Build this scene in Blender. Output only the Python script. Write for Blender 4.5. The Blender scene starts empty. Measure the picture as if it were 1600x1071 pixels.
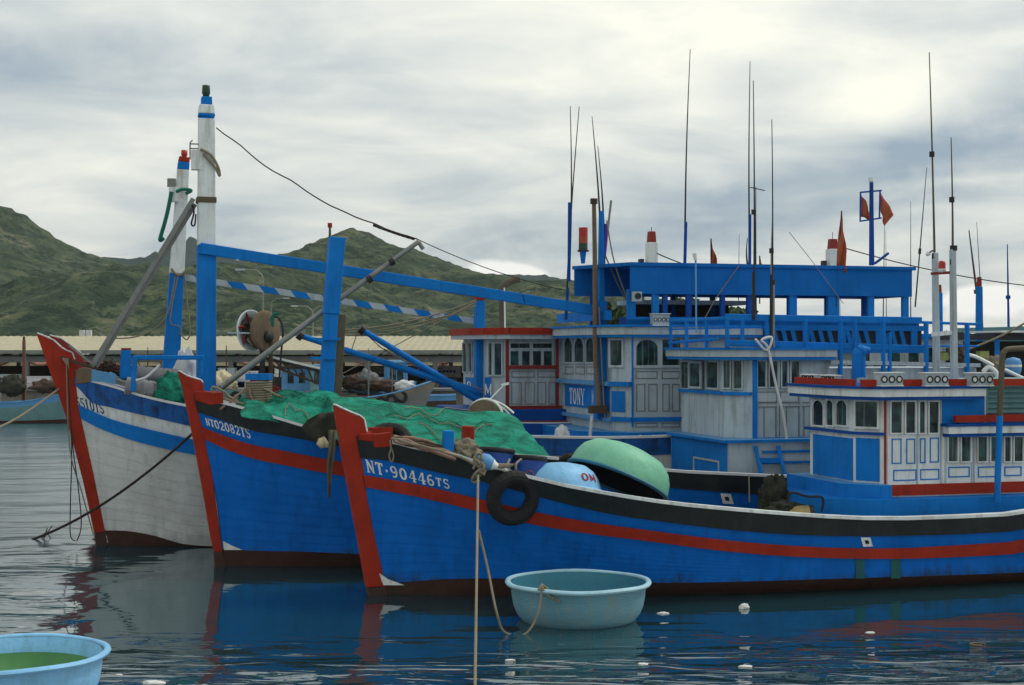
import bpy, math, random
import numpy as np
from mathutils import Vector, Matrix, noise as mnoise
random.seed(7); rng=np.random.default_rng(7)
R=math.radians
sc=bpy.context.scene; COL=sc.collection
# ---------------- camera ----------------
F=2311.0; CX=800.0; HY=545.0; CH=4.2
cam=bpy.data.cameras.new('camera'); co=bpy.data.objects.new('camera',cam); COL.objects.link(co)
co.location=(0,0,CH); co.rotation_euler=(R(90),0,0)
cam.sensor_width=36; cam.lens=36*F/1600; cam.shift_y=(HY-535.5)/1600
cam.clip_start=.1; cam.clip_end=6000
sc.camera=co
# ---------------- world ----------------
SUN_EL,SUN_AZ=52,68   # azimuth from +Y (ahead of the camera) towards +X
wd=bpy.data.worlds.new('World'); sc.world=wd; wd.use_nodes=True
nt=wd.node_tree; nt.nodes.clear()
def N(nt,t,**k):
    n=nt.nodes.new(t)
    for a,b in k.items(): setattr(n,a,b)
    return n
def lk(nt,a,b): nt.links.new(a,b)
def mth(nt,op,a,b=None,c=None):
    n=N(nt,'ShaderNodeMath',operation=op)
    for i,v in enumerate((a,b,c)):
        if v is None: continue
        if isinstance(v,(int,float)): n.inputs[i].default_value=v
        else: lk(nt,v,n.inputs[i])
    return n.outputs[0]
def vmth(nt,op,a,b=None):
    n=N(nt,'ShaderNodeVectorMath',operation=op)
    for i,v in enumerate((a,b)):
        if v is None: continue
        if isinstance(v,(tuple,list)): n.inputs[i].default_value=v
        else: lk(nt,v,n.inputs[i])
    return n
def mixc(nt,f,a,b):
    n=N(nt,'ShaderNodeMix',data_type='RGBA')
    for s,v in ((n.inputs['Factor'],f),(n.inputs[6],a),(n.inputs[7],b)):
        if isinstance(v,(int,float)): s.default_value=v
        elif isinstance(v,(tuple,list)): s.default_value=(*v[:3],1)
        else: lk(nt,v,s)
    return n.outputs[2]
def ramp(nt,f,st):
    n=N(nt,'ShaderNodeValToRGB'); el=n.color_ramp.elements
    while len(el)<len(st): el.new(.5)
    for e,(p,c) in zip(el,st): e.position=p; e.color=(*c,1) if len(c)==3 else c
    lk(nt,f,n.inputs[0]); return n.outputs[0]
def g(v): return (v,v,v)
sky=N(nt,'ShaderNodeTexSky',sky_type='NISHITA',sun_disc=False,sun_elevation=R(SUN_EL),sun_rotation=R(SUN_AZ))
sky.air_density=1.2; sky.dust_density=2.5
tc=N(nt,'ShaderNodeTexCoord'); dirv=tc.outputs['Generated']
sp=N(nt,'ShaderNodeSeparateXYZ'); lk(nt,dirv,sp.inputs[0])
zz=mth(nt,'ADD',mth(nt,'MAXIMUM',sp.outputs[2],0.0),0.16)
cb=N(nt,'ShaderNodeCombineXYZ'); lk(nt,mth(nt,'DIVIDE',sp.outputs[0],zz),cb.inputs[0]); lk(nt,mth(nt,'DIVIDE',sp.outputs[1],zz),cb.inputs[1])
def wn(scale,det,rough,off,warp=0,st=(1,1,1)):
    mp=N(nt,'ShaderNodeMapping'); lk(nt,cb.outputs[0],mp.inputs[0]); mp.inputs['Location'].default_value=off; mp.inputs['Scale'].default_value=st
    n=N(nt,'ShaderNodeTexNoise'); lk(nt,mp.outputs[0],n.inputs['Vector'])
    n.inputs['Scale'].default_value=scale; n.inputs['Detail'].default_value=det; n.inputs['Roughness'].default_value=rough; n.inputs['Distortion'].default_value=warp
    return n.outputs[0]
nA=wn(1.5,7,.5,(3.1,7.7,0),.9,(.75,.8,1)); nB=wn(3.4,6,.55,(9.2,1.4,0),.8,(.7,.8,1))
mpC=N(nt,'ShaderNodeMapping'); lk(nt,dirv,mpC.inputs[0]); mpC.inputs['Scale'].default_value=(1,1,1.6)
nCn=N(nt,'ShaderNodeTexNoise'); lk(nt,mpC.outputs[0],nCn.inputs['Vector']); nCn.inputs['Scale'].default_value=14; nCn.inputs['Detail'].default_value=7; nCn.inputs['Roughness'].default_value=.6
nC=nCn.outputs[0]
def blob(px,py,rx,ry,ang=0,na=3.0):
    # soft patch of cloud at a fixed place in the sky
    x0=(px-CX)/F; z0=(HY-py)/F
    X=mth(nt,'SUBTRACT',mth(nt,'DIVIDE',sp.outputs[0],mth(nt,'MAXIMUM',sp.outputs[1],.05)),x0)
    Z=mth(nt,'SUBTRACT',mth(nt,'DIVIDE',sp.outputs[2],mth(nt,'MAXIMUM',sp.outputs[1],.05)),z0)
    c,s=math.cos(R(ang)),math.sin(R(ang))
    U=mth(nt,'ADD',mth(nt,'MULTIPLY',X,c/(rx/F)),mth(nt,'MULTIPLY',Z,s/(rx/F)))
    V=mth(nt,'ADD',mth(nt,'MULTIPLY',X,-s/(ry/F)),mth(nt,'MULTIPLY',Z,c/(ry/F)))
    d=mth(nt,'ADD',mth(nt,'MULTIPLY',U,U),mth(nt,'MULTIPLY',V,V))
    d=mth(nt,'ADD',d,mth(nt,'MULTIPLY',mth(nt,'SUBTRACT',nC,.5),na))
    return mth(nt,'POWER',2.718,mth(nt,'MULTIPLY',mth(nt,'MAXIMUM',d,0),-1.0))
tone=mth(nt,'ADD',mth(nt,'MULTIPLY',mth(nt,'SUBTRACT',nA,.5),1.05),mth(nt,'MULTIPLY',mth(nt,'SUBTRACT',nB,.5),.50))
tone=mth(nt,'ADD',tone,.60)
for (px,py,rx,ry,a,k) in ((1560,215,170,80,22,-.36),(850,392,150,34,0,-.20),(1250,300,280,55,14,-.24),(230,85,360,60,3,-.22),(330,360,120,60,12,-.28),(900,330,300,110,0,-.15),(1180,150,60,40,0,-.12),(620,130,240,40,8,-.08),(1450,380,200,50,10,-.08),
        (1460,80,260,90,25,.15),(1050,70,300,60,12,.16),(150,260,240,80,0,.16),(700,250,240,70,10,.08),(1350,160,200,40,20,.07)):
    tone=mth(nt,'ADD',tone,mth(nt,'MULTIPLY',blob(px,py,rx,ry,a),k))
ccol=ramp(nt,tone,[(.14,(.26,.34,.42)),(.34,(.39,.455,.495)),(.53,(.57,.61,.60)),(.68,(.72,.74,.69)),(.90,(.94,.93,.80))])
# small white cumulus and thin blue low over the ridge
cum=mth(nt,'MAXIMUM',mth(nt,'MAXIMUM',blob(800,428,75,24,-8,2.2),blob(1545,472,100,34,0,2.2)),blob(395,405,60,12,0,2))
cum=ramp(nt,cum,[(.42,g(0)),(.62,g(1))])
ccol=mixc(nt,mth(nt,'MULTIPLY',cum,.95),ccol,(.90,.90,.86))
big=mixc(nt,.88,sky.outputs[0],vmth(nt,'SCALE',ccol).outputs[0])
for n in nt.nodes:
    if n.bl_idname=='ShaderNodeVectorMath' and n.operation=='SCALE': n.inputs['Scale'].default_value=11.0
bg=N(nt,'ShaderNodeBackground'); bg.inputs[1].default_value=.1; lk(nt,big,bg.inputs[0])
wo=N(nt,'ShaderNodeOutputWorld'); lk(nt,bg.outputs[0],wo.inputs[0])
sl=bpy.data.lights.new('sun','SUN'); sl.energy=1.5; sl.angle=R(16); sl.color=(1,.96,.88)
so=bpy.data.objects.new('sun',sl); COL.objects.link(so)
sd=Vector((math.sin(R(SUN_AZ))*math.cos(R(SUN_EL)),math.cos(R(SUN_AZ))*math.cos(R(SUN_EL)),math.sin(R(SUN_EL))))
so.rotation_euler=sd.to_track_quat('Z','Y').to_euler()
sc.view_settings.view_transform='Standard'; sc.view_settings.look='None'; sc.view_settings.exposure=.12; sc.view_settings.gamma=1
# ---------------- materials ----------------
MC={}
def mat(name,rgb,rough=.55,dirt=.25,dcol=None,dscale=2.5,bump=.15,bscale=18,metal=0,streak=0,spec=.3,fade=.12,scuff=0,grime=0):
    if name in MC: return MC[name]
    m=bpy.data.materials.new(name); MC[name]=m; m.use_nodes=True; t=m.node_tree; t.nodes.clear()
    o=N(t,'ShaderNodeOutputMaterial'); b=N(t,'ShaderNodeBsdfPrincipled'); lk(t,b.outputs[0],o.inputs[0])
    b.inputs['Metallic'].default_value=metal; b.inputs['Specular IOR Level'].default_value=spec
    tcx=N(t,'ShaderNodeTexCoord').outputs['Object']
    def nz(scale,det=4,st=(1,1,1),r=.55):
        mp=N(t,'ShaderNodeMapping'); lk(t,tcx,mp.inputs[0]); mp.inputs['Scale'].default_value=st
        n=N(t,'ShaderNodeTexNoise'); lk(t,mp.outputs[0],n.inputs['Vector']); n.inputs['Scale'].default_value=scale; n.inputs['Detail'].default_value=det; n.inputs['Roughness'].default_value=r
        return n.outputs[0]
    dcol=dcol or tuple(c*.35+.02 for c in rgb)
    col=mixc(t,ramp(t,nz(1.1,3),[(.3,g(0)),(.75,g(1))]),tuple(c*(1-fade) for c in rgb),tuple(min(1,c*(1+fade)+fade*.03) for c in rgb))
    if dirt>0:
        col=mixc(t,mth(t,'MULTIPLY',ramp(t,nz(dscale,6,(1,1,.6),.65),[(.5,g(0)),(.72,g(1))]),dirt),col,dcol)
    if streak>0:
        col=mixc(t,mth(t,'MULTIPLY',ramp(t,nz(7,5,(1,1,.09),.6),[(.52,g(0)),(.68,g(1))]),streak),col,dcol)
    if scuff>0:
        col=mixc(t,mth(t,'MULTIPLY',ramp(t,nz(2.2,6,(.22,1,2.6),.7),[(.60,g(0)),(.70,g(1))]),scuff),col,tuple(min(1,c*1.5+.06) for c in rgb))
    if grime>0:
        sx=N(t,'ShaderNodeSeparateXYZ'); lk(t,tcx,sx.inputs[0])
        gm=mth(t,'SUBTRACT',mth(t,'ADD',.62,mth(t,'MULTIPLY',mth(t,'SUBTRACT',nz(3.5,6,(1,1,.22),.7),.5),1.1)),mth(t,'MULTIPLY',sx.outputs[2],1.25))
        col=mixc(t,mth(t,'MULTIPLY',ramp(t,gm,[(.18,g(0)),(.45,g(1))]),grime),col,(.022,.030,.020))
    lk(t,col,b.inputs['Base Color'])
    rn=nz(6,4); lk(t,mth(t,'ADD',mth(t,'MULTIPLY',rn,.25),rough-.12),b.inputs['Roughness'])
    if bump>0:
        bp=N(t,'ShaderNodeBump'); bp.inputs['Strength'].default_value=bump; bp.inputs['Distance'].default_value=.02
        lk(t,mth(t,'ADD',nz(bscale,5),mth(t,'MULTIPLY',nz(2.0,3,(1,1,3)),1.2)),bp.inputs['Height']); lk(t,bp.outputs[0],b.inputs['Normal'])
    return m
M=dict(
 blue=mat('blue paint',(.003,.175,.56),.6,.35,(.002,.07,.26),1.8,.3,9,streak=.25,spec=.12),
 hullb=mat('blue hull paint',(.001,.130,.52),.6,.55,(.001,.06,.24),.9,.45,5,streak=.35,spec=.08,scuff=.10,grime=.75),
 blue2=mat('canopy blue paint',(.002,.125,.43),.65,.35,(.002,.07,.22),1.5,.25,6,streak=.3,spec=.1),
 blue3=mat('deep blue paint',(.003,.065,.30),.6,.3,(.003,.03,.1),2,.3,8,streak=.2,spec=.12),
 bluew=mat('worn blue paint',(.006,.10,.36),.6,.85,(.008,.02,.06),3.5,.5,9,streak=.75),
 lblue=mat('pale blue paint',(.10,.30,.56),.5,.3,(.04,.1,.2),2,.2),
 red=mat('red paint',(.34,.028,.012),.6,.6,(.17,.022,.014),3,.4,streak=.4,spec=.12),
 redd=mat('dark red paint',(.24,.02,.014),.55,.3,(.08,.02,.012),3,.3),
 white=mat('white paint',(.72,.76,.76),.55,.5,(.36,.33,.27),2.6,.3,streak=.55,spec=.2),
 greyw=mat('grey white paint',(.42,.49,.53),.6,.5,(.22,.23,.21),2.4,.3,streak=.6,spec=.2),
 hullw=mat('white hull paint',(.56,.58,.56),.6,.7,(.32,.33,.32),.6,.3,streak=.35,scuff=.3,spec=.2,grime=.3),
 black=mat('black bulwark paint',(.010,.014,.016),.5,.35,(.035,.045,.04),2,.5,7,streak=.25),
 boot=mat('brown antifouling',(.055,.022,.014),.6,.5,(.02,.018,.012),3,.4,streak=.2),
 wood=mat('weathered wood',(.16,.115,.075),.75,.5,(.05,.04,.03),5,.4,streak=.3),
 woodd=mat('dark wood',(.07,.045,.03),.8,.4,(.03,.02,.015),5,.4),
 steel=mat('dull steel',(.22,.23,.22),.5,.5,(.12,.09,.06),6,.1,metal=.4),
 pipe=mat('rusty pipe',(.10,.085,.055),.7,.5,(.06,.03,.02),6,.2),
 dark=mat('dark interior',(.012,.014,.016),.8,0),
 rope=mat('worn rope',(.23,.20,.14),.9,.5,(.12,.10,.07),20,.3,60),
 roped=mat('dark rope',(.03,.022,.02),.9,.4,None,20,.3,60),
 roper=mat('reddish rope',(.28,.17,.13),.9,.4,None,20,.3,60),
 rubber=mat('tyre rubber',(.012,.012,.013),.75,.4,(.04,.035,.03),8,.5,30),
 greenb=mat('mint green fibreglass',(.19,.50,.33),.5,.5,(.10,.30,.22),2.5,.3,scuff=.2),
 teal=mat('teal fibreglass',(.03,.17,.24),.5,.4,(.04,.12,.14),3,.25),
 skyb=mat('sky blue fibreglass',(.22,.50,.78),.5,.55,(.16,.32,.44),5,.3,streak=.4,scuff=.25),
 aqua=mat('weathered aqua fibreglass',(.12,.29,.37),.65,.8,(.20,.28,.28),4,.9,40,streak=.7,scuff=.3),
 algae=mat('green pool paint',(.09,.25,.09),.7,.3,(.06,.16,.07),1.5,.1),
 barrel=mat('blue plastic drum',(.006,.055,.26),.4,.3,(.08,.07,.06),5,.1),
 tealroof=mat('teal corrugated sheet',(.13,.27,.28),.5,.4,(.07,.12,.12),3,.1),
 roof=mat('cream sheet roof',(.40,.365,.24),.6,.4,(.36,.31,.19),.25,.1,streak=.2),
 conc=mat('quay concrete',(.20,.18,.15),.85,.6,(.09,.075,.06),.5,.4,3,streak=.6),
 column=mat('shed column grey',(.17,.18,.18),.7,.3,None,1,.1),
 cream=mat('cream wall',(.60,.52,.34),.75,.3,(.35,.3,.2),.5,.1),
 rooft=mat('red brown tiles',(.24,.10,.07),.8,.4,None,1,.3),
 orange=mat('orange cloth',(.38,.09,.035),.8,.2,None,3,.1),
 cloth=mat('pale canvas',(.62,.63,.64),.85,.2,None,3,.3),
 lamp=mat('red lamp glass',(.45,.03,.02),.3,.1),
 glamp=mat('green lamp glass',(.02,.06,.035),.3,.1),
 purple=mat('purple tape',(.06,.02,.30),.5,.1),
 greend=mat('deep green rope',(.01,.14,.09),.85,.3,None,9,.4,40),
 grey=mat('net roll grey',(.26,.26,.27),.85,.5,(.1,.1,.1),9,.5,50,streak=.4),
 olive=mat('olive canvas',(.030,.032,.022),.9,.4,(.02,.02,.015),5,.5),
 brass=mat('brass housing',(.35,.27,.12),.4,.4,(.1,.08,.04),6,.1,metal=.7),
 lensw=mat('white lens',(.75,.78,.74),.2,0),
 skin=mat('foam white',(.72,.72,.70),.6,.2),
 blk=mat('black metal',(.02,.02,.022),.5,.2),
)
def glassmat():
    m=bpy.data.materials.new('cabin glass'); m.use_nodes=True; t=m.node_tree; b=t.nodes['Principled BSDF']
    tcx=N(t,'ShaderNodeTexCoord').outputs['Object']
    n=N(t,'ShaderNodeTexNoise'); lk(t,tcx,n.inputs['Vector']); n.inputs['Scale'].default_value=3.2; n.inputs['Detail'].default_value=3
    mp=N(t,'ShaderNodeMapping'); lk(t,tcx,mp.inputs[0]); mp.inputs['Scale'].default_value=(9,9,.4)
    n2=N(t,'ShaderNodeTexNoise'); lk(t,mp.outputs[0],n2.inputs['Vector']); n2.inputs['Scale'].default_value=1.5
    c=mixc(t,ramp(t,n.outputs[0],[(.45,g(0)),(.62,g(1))]),(.010,.022,.026),(.03,.085,.085))
    c=mixc(t,mth(t,'MULTIPLY',ramp(t,n2.outputs[0],[(.62,g(0)),(.68,g(1))]),.6),c,(.18,.21,.20))
    lk(t,c,b.inputs['Base Color']); b.inputs['Roughness'].default_value=.12; b.inputs['Specular IOR Level'].default_value=.35
    return m
M['glass']=glassmat()
def netmat(name,c1,c2,c3):
    m=bpy.data.materials.new(name); m.use_nodes=True; t=m.node_tree; b=t.nodes['Principled BSDF']
    tcx=N(t,'ShaderNodeTexCoord').outputs['Object']
    def nz(scale,det,st,dist=0):
        mp=N(t,'ShaderNodeMapping'); lk(t,tcx,mp.inputs[0]); mp.inputs['Scale'].default_value=st; mp.inputs['Rotation'].default_value=(0,R(25),R(10))
        n=N(t,'ShaderNodeTexNoise'); lk(t,mp.outputs[0],n.inputs['Vector']); n.inputs['Scale'].default_value=scale; n.inputs['Detail'].default_value=det; n.inputs['Distortion'].default_value=dist
        return n.outputs[0]
    a=nz(2.2,8,(1,1,2.4),1.2); f=nz(28,5,(1,1,3))
    c=mixc(t,ramp(t,a,[(.38,g(0)),(.66,g(1))]),c1,c2); c=mixc(t,mth(t,'MULTIPLY',ramp(t,f,[(.5,g(0)),(.75,g(1))]),.4),c,c3)
    lk(t,c,b.inputs['Base Color']); b.inputs['Roughness'].default_value=.8; b.inputs['Specular IOR Level'].default_value=.2
    bp=N(t,'ShaderNodeBump'); bp.inputs['Strength'].default_value=.8; bp.inputs['Distance'].default_value=.05
    lk(t,mth(t,'ADD',nz(5,7,(1,1,2.5),.8),mth(t,'MULTIPLY',f,.4)),bp.inputs['Height']); lk(t,bp.outputs[0],b.inputs['Normal'])
    return m
M['net']=netmat('green fishing net',(.003,.115,.072),(.010,.27,.18),(.07,.42,.30))
# ---------------- mesh builder ----------------
class MB:
    def __init__(s): s.v=[]; s.f=[]; s.m=[]; s.s=[]; s.mats=[]
    def mi(s,m):
        if isinstance(m,str): m=M[m]
        if m not in s.mats: s.mats.append(m)
        return s.mats.index(m)
    def add(s,vs,fs,m,smooth=False):
        o=len(s.v); s.v+= [tuple(v) for v in vs]; k=s.mi(m)
        for f in fs: s.f.append([i+o for i in f]); s.m.append(k); s.s.append(smooth)
    def quad(s,a,b,c,d,m,smooth=False): s.add([a,b,c,d],[(0,1,2,3)],m,smooth)
    def box(s,lo,hi,m,rot=None,org=None):
        x0,y0,z0=lo; x1,y1,z1=hi
        vs=[Vector(p) for p in ((x0,y0,z0),(x1,y0,z0),(x1,y1,z0),(x0,y1,z0),(x0,y0,z1),(x1,y0,z1),(x1,y1,z1),(x0,y1,z1))]
        if rot is not None: vs=[rot@v+Vector(org or (0,0,0)) for v in vs]
        s.add(vs,[(3,2,1,0),(4,5,6,7),(0,1,5,4),(1,2,6,5),(2,3,7,6),(3,0,4,7)],m)
    def bar(s,a,b,w,h,m,up=(0,0,1),w2=None,h2=None):
        a,b=Vector(a),Vector(b); d=(b-a).normalized(); u=Vector(up)
        if abs(d.dot(u))>.97: u=Vector((1,0,0))
        r=d.cross(u).normalized(); q=r.cross(d)
        w2=w if w2 is None else w2; h2=h if h2 is None else h2
        vs=[]
        for p,ww,hh in ((a,w,h),(b,w2,h2)):
            for i,j in ((-1,-1),(1,-1),(1,1),(-1,1)): vs.append(p+r*i*ww/2+q*j*hh/2)
        s.add(vs,[(0,1,2,3),(7,6,5,4),(0,4,5,1),(1,5,6,2),(2,6,7,3),(3,7,4,0)],m)
    def tube(s,pts,r,m,n=8,cap=True):
        pts=[Vector(p) for p in pts]; rs=r if isinstance(r,(list,tuple)) else [r]*len(pts)
        ref=None; vs=[]
        for i,p in enumerate(pts):
            d=(pts[min(i+1,len(pts)-1)]-pts[max(i-1,0)])
            d=d.normalized() if d.length>1e-9 else Vector((0,0,1))
            if ref is None:
                ref=Vector((0,0,1)) if abs(d.z)<.9 else Vector((1,0,0))
            u=(ref-d*ref.dot(d)).normalized(); w=d.cross(u); ref=u
            for k in range(n):
                a=2*math.pi*k/n; vs.append(p+(u*math.cos(a)+w*math.sin(a))*rs[i])
        fs=[]
        for i in range(len(pts)-1):
            for k in range(n): fs.append((i*n+k,i*n+(k+1)%n,(i+1)*n+(k+1)%n,(i+1)*n+k))
        s.add(vs,fs,m,True)
        if cap:
            L=len(pts)-1; s.add([vs[k] for k in range(n)][::-1],[tuple(range(n))],m); s.add([vs[L*n+k] for k in range(n)],[tuple(range(n))],m)
    def lathe(s,prof,m,c=(0,0,0),n=32,mat4=None,mats=None,wob=0):
        vs=[];fs=[]
        for i,(r,z) in enumerate(prof):
            for k in range(n):
                a=2*math.pi*k/n; rr=r*(1+wob*math.sin(3*a+1)+wob*.6*math.sin(5*a+i*.2)); v=Vector((rr*math.cos(a),rr*math.sin(a),z))
                if mat4 is not None: v=mat4@v
                vs.append(v+Vector(c))
        o=len(s.v); s.v+=[tuple(v) for v in vs]
        for i in range(len(prof)-1):
            k_=s.mi(mats[i] if mats else m)
            for k in range(n):
                s.f.append([o+i*n+k,o+i*n+(k+1)%n,o+(i+1)*n+(k+1)%n,o+(i+1)*n+k]); s.m.append(k_); s.s.append(True)
    def prism(s,poly,thick,m,axis=1):
        # poly: list of (x,z) local, extruded along y by +-thick/2 (or poly 3D with axis vector)
        n=len(poly); vs=[Vector((x,-thick/2,z)) for x,z in poly]+[Vector((x,thick/2,z)) for x,z in poly]
        fs=[tuple(range(n)),tuple(range(2*n-1,n-1,-1))]+[(i+n,(i+1)%n+n,(i+1)%n,i) for i in range(n)]
        s.add(vs,fs,m)
    def slab(s,poly,z0,z1,m,mt=None,mbm=None):
        n=len(poly); vs=[(x,y,z0) for x,y in poly]+[(x,y,z1) for x,y in poly]
        s.add(vs,[(i,(i+1)%n,(i+1)%n+n,i+n) for i in range(n)],m)
        s.add(vs[n:],[tuple(range(n))],mt or m); s.add(vs[:n],[tuple(range(n-1,-1,-1))],mbm or m)
    def grid(s,P,m,smooth=True,matf=None):
        a,b=len(P),len(P[0]); o=len(s.v)
        for row in P: s.v+=[tuple(p) for p in row]
        for i in range(a-1):
            for j in range(b-1):
                s.f.append([o+i*b+j,o+i*b+j+1,o+(i+1)*b+j+1,o+(i+1)*b+j]); s.m.append(s.mi(matf(i,j) if matf else m)); s.s.append(smooth)
    def build(s,name,parent=None,fix=True):
        me=bpy.data.meshes.new(name); me.from_pydata(s.v,[],s.f); me.polygons.foreach_set('material_index',s.m); me.polygons.foreach_set('use_smooth',s.s)
        for m in s.mats: me.materials.append(m)
        if fix:
            import bmesh
            bm=bmesh.new(); bm.from_mesh(me); bmesh.ops.recalc_face_normals(bm,faces=bm.faces); bm.to_mesh(me); bm.free()
        me.update()
        o=bpy.data.objects.new(name,me); COL.objects.link(o)
        if parent: o.parent=parent
        return o
def tag(o,label=None,cat=None,group=None,kind=None):
    if label: o['label']=label
    if cat: o['category']=cat
    if group: o['group']=group
    if kind: o['kind']=kind
    return o
def empty(name,loc,rz=0,label=None,cat=None,group=None):
    o=bpy.data.objects.new(name,None); COL.objects.link(o); o.location=loc; o.rotation_euler=(0,0,rz); o.empty_display_size=.3
    return tag(o,label,cat,group)
def hermite(xs,ys):
    xs=np.array(xs,float); ys=np.array(ys,float); o=np.argsort(xs); xs=xs[o]; ys=ys[o]
    h=np.diff(xs); d=np.diff(ys)/h; m=np.zeros(len(xs)); m[0]=d[0]; m[-1]=d[-1]
    for i in range(1,len(xs)-1): m[i]=(d[i-1]*h[i]+d[i]*h[i-1])/(h[i]+h[i-1])
    def f(x):
        if x<=xs[0]: return ys[0]+m[0]*(x-xs[0])*.6
        if x>=xs[-1]: return ys[-1]
        i=int(np.searchsorted(xs,x)-1); t=(x-xs[i])/h[i]
        return ((2*t**3-3*t*t+1)*ys[i]+(t**3-2*t*t+t)*h[i]*m[i]+(-2*t**3+3*t*t)*ys[i+1]+(t**3-t*t)*h[i]*m[i+1])
    return f
def W(px,py,D): return Vector(((px-CX)/F*D,D,CH-(py-HY)/F*D))
def Wz(px,py,z=0): return W(px,py,(CH-z)*F/(py-HY))
# ---------------- lettering (slab letters from strokes) ----------------
def arc(cx,cy,rx,ry,a0,a1,n=9): return [(cx+rx*math.cos(R(a0+(a1-a0)*i/n)),cy+ry*math.sin(R(a0+(a1-a0)*i/n))) for i in range(n+1)]
TH,TN=.20,.10
GL={'N':[([(.12,0),(.12,1)],TN+.03),([(.12,.95),(.62,.05)],TH),([(.62,0),(.62,1)],TN+.03),([(0,.04),(.26,.04)],TN),([(0,.96),(.2,.96)],TN),([(.5,.96),(.76,.96)],TN)],
'T':[([(.36,0),(.36,1)],TH+.02),([(0,.94),(.72,.94)],TN+.02),([(.04,.74),(.04,.96)],TN),([(.68,.74),(.68,.96)],TN),([(.2,.04),(.52,.04)],TN)],
'-':[([(.05,.45),(.25,.45)],.18)],
'0':[(arc(.35,.5,.27,.43,0,360,20),TH)],'O':[(arc(.35,.5,.29,.44,0,360,20),TH)],
'9':[(arc(.35,.68,.25,.25,0,360,14),TH-.02),(arc(.33,.5,.29,.43,20,-120,9),TH-.03)],
'6':[(arc(.35,.31,.25,.24,0,360,14),TH-.02),(arc(.37,.5,.29,.43,200,60,9),TH-.03)],
'4':[([(.5,0),(.5,1)],TH),([(.46,.97),(.04,.3),(.72,.3)],TN+.03),([(.34,.03),(.68,.03)],TN)],
'2':[(arc(.33,.68,.26,.26,170,-40,9)+[(.1,.08)],TH-.04),([(.05,.07),(.64,.07),(.66,.25)],TN+.05)],
'8':[(arc(.35,.72,.23,.22,0,360,14),TH-.04),(arc(.35,.27,.27,.22,0,360,14),TH-.02)],
'5':[([(.6,.93),(.15,.93),(.13,.55)],TN+.05),(arc(.32,.31,.27,.26,120,-160,10),TH-.03)],
'1':[([(.3,0),(.3,1)],TH),([(.1,.8),(.3,.95)],TN),([(.08,.04),(.52,.04)],TN)],
'S':[(arc(.34,.71,.24,.22,20,270,9)+arc(.34,.28,.26,.22,90,-160,9),TH-.04)],
'Y':[([(.36,0),(.36,.5)],TH),([(.06,.96),(.36,.45)],TH-.04),([(.66,.96),(.36,.45)],TN),([(.2,.04),(.52,.04)],TN),([(-.02,.96),(.2,.96)],TN),([(.54,.96),(.76,.96)],TN)],
'M':[([(.1,0),(.1,1)],TN+.04),([(.1,.95),(.42,.2)],TH-.04),([(.42,.2),(.74,.95)],TN),([(.74,0),(.74,1)],TH-.02)],
'E':[([(.15,0),(.15,1)],TH),([(.1,.95),(.62,.95)],TN+.02),([(.1,.05),(.64,.05)],TN+.02),([(.15,.5),(.5,.5)],TN)]}
def letter(mb,ch,fn,m,k=1.0):
    """fn(gx,gy,off)->3D point"""
    for pts,w in GL[ch]:
        w*=k; n=len(pts); L=[];Rr=[]
        for i,(x,y) in enumerate(pts):
            x0,y0=pts[max(i-1,0)]; x1,y1=pts[min(i+1,n-1)]
            if n>3 and pts[0]==pts[-1]:pass
            d=math.hypot(x1-x0,y1-y0) or 1; nx,ny=-(y1-y0)/d,(x1-x0)/d
            # serifed look: horizontal strokes thinner than vertical ones
            ww=w*(.62+.38*abs(nx)) if n>3 else w
            L.append((x+nx*ww/2,y+ny*ww/2)); Rr.append((x-nx*ww/2,y-ny*ww/2))
        sub=6 if n==2 else 1
        if n==2:
            L=[(L[0][0]+(L[1][0]-L[0][0])*i/sub,L[0][1]+(L[1][1]-L[0][1])*i/sub) for i in range(sub+1)]
            Rr=[(Rr[0][0]+(Rr[1][0]-Rr[0][0])*i/sub,Rr[0][1]+(Rr[1][1]-Rr[0][1])*i/sub) for i in range(sub+1)]
        o=.001*random.random()
        mb.grid([[fn(a[0],a[1],o) for a in L],[fn(a[0],a[1],o) for a in Rr]],m,False)
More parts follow.
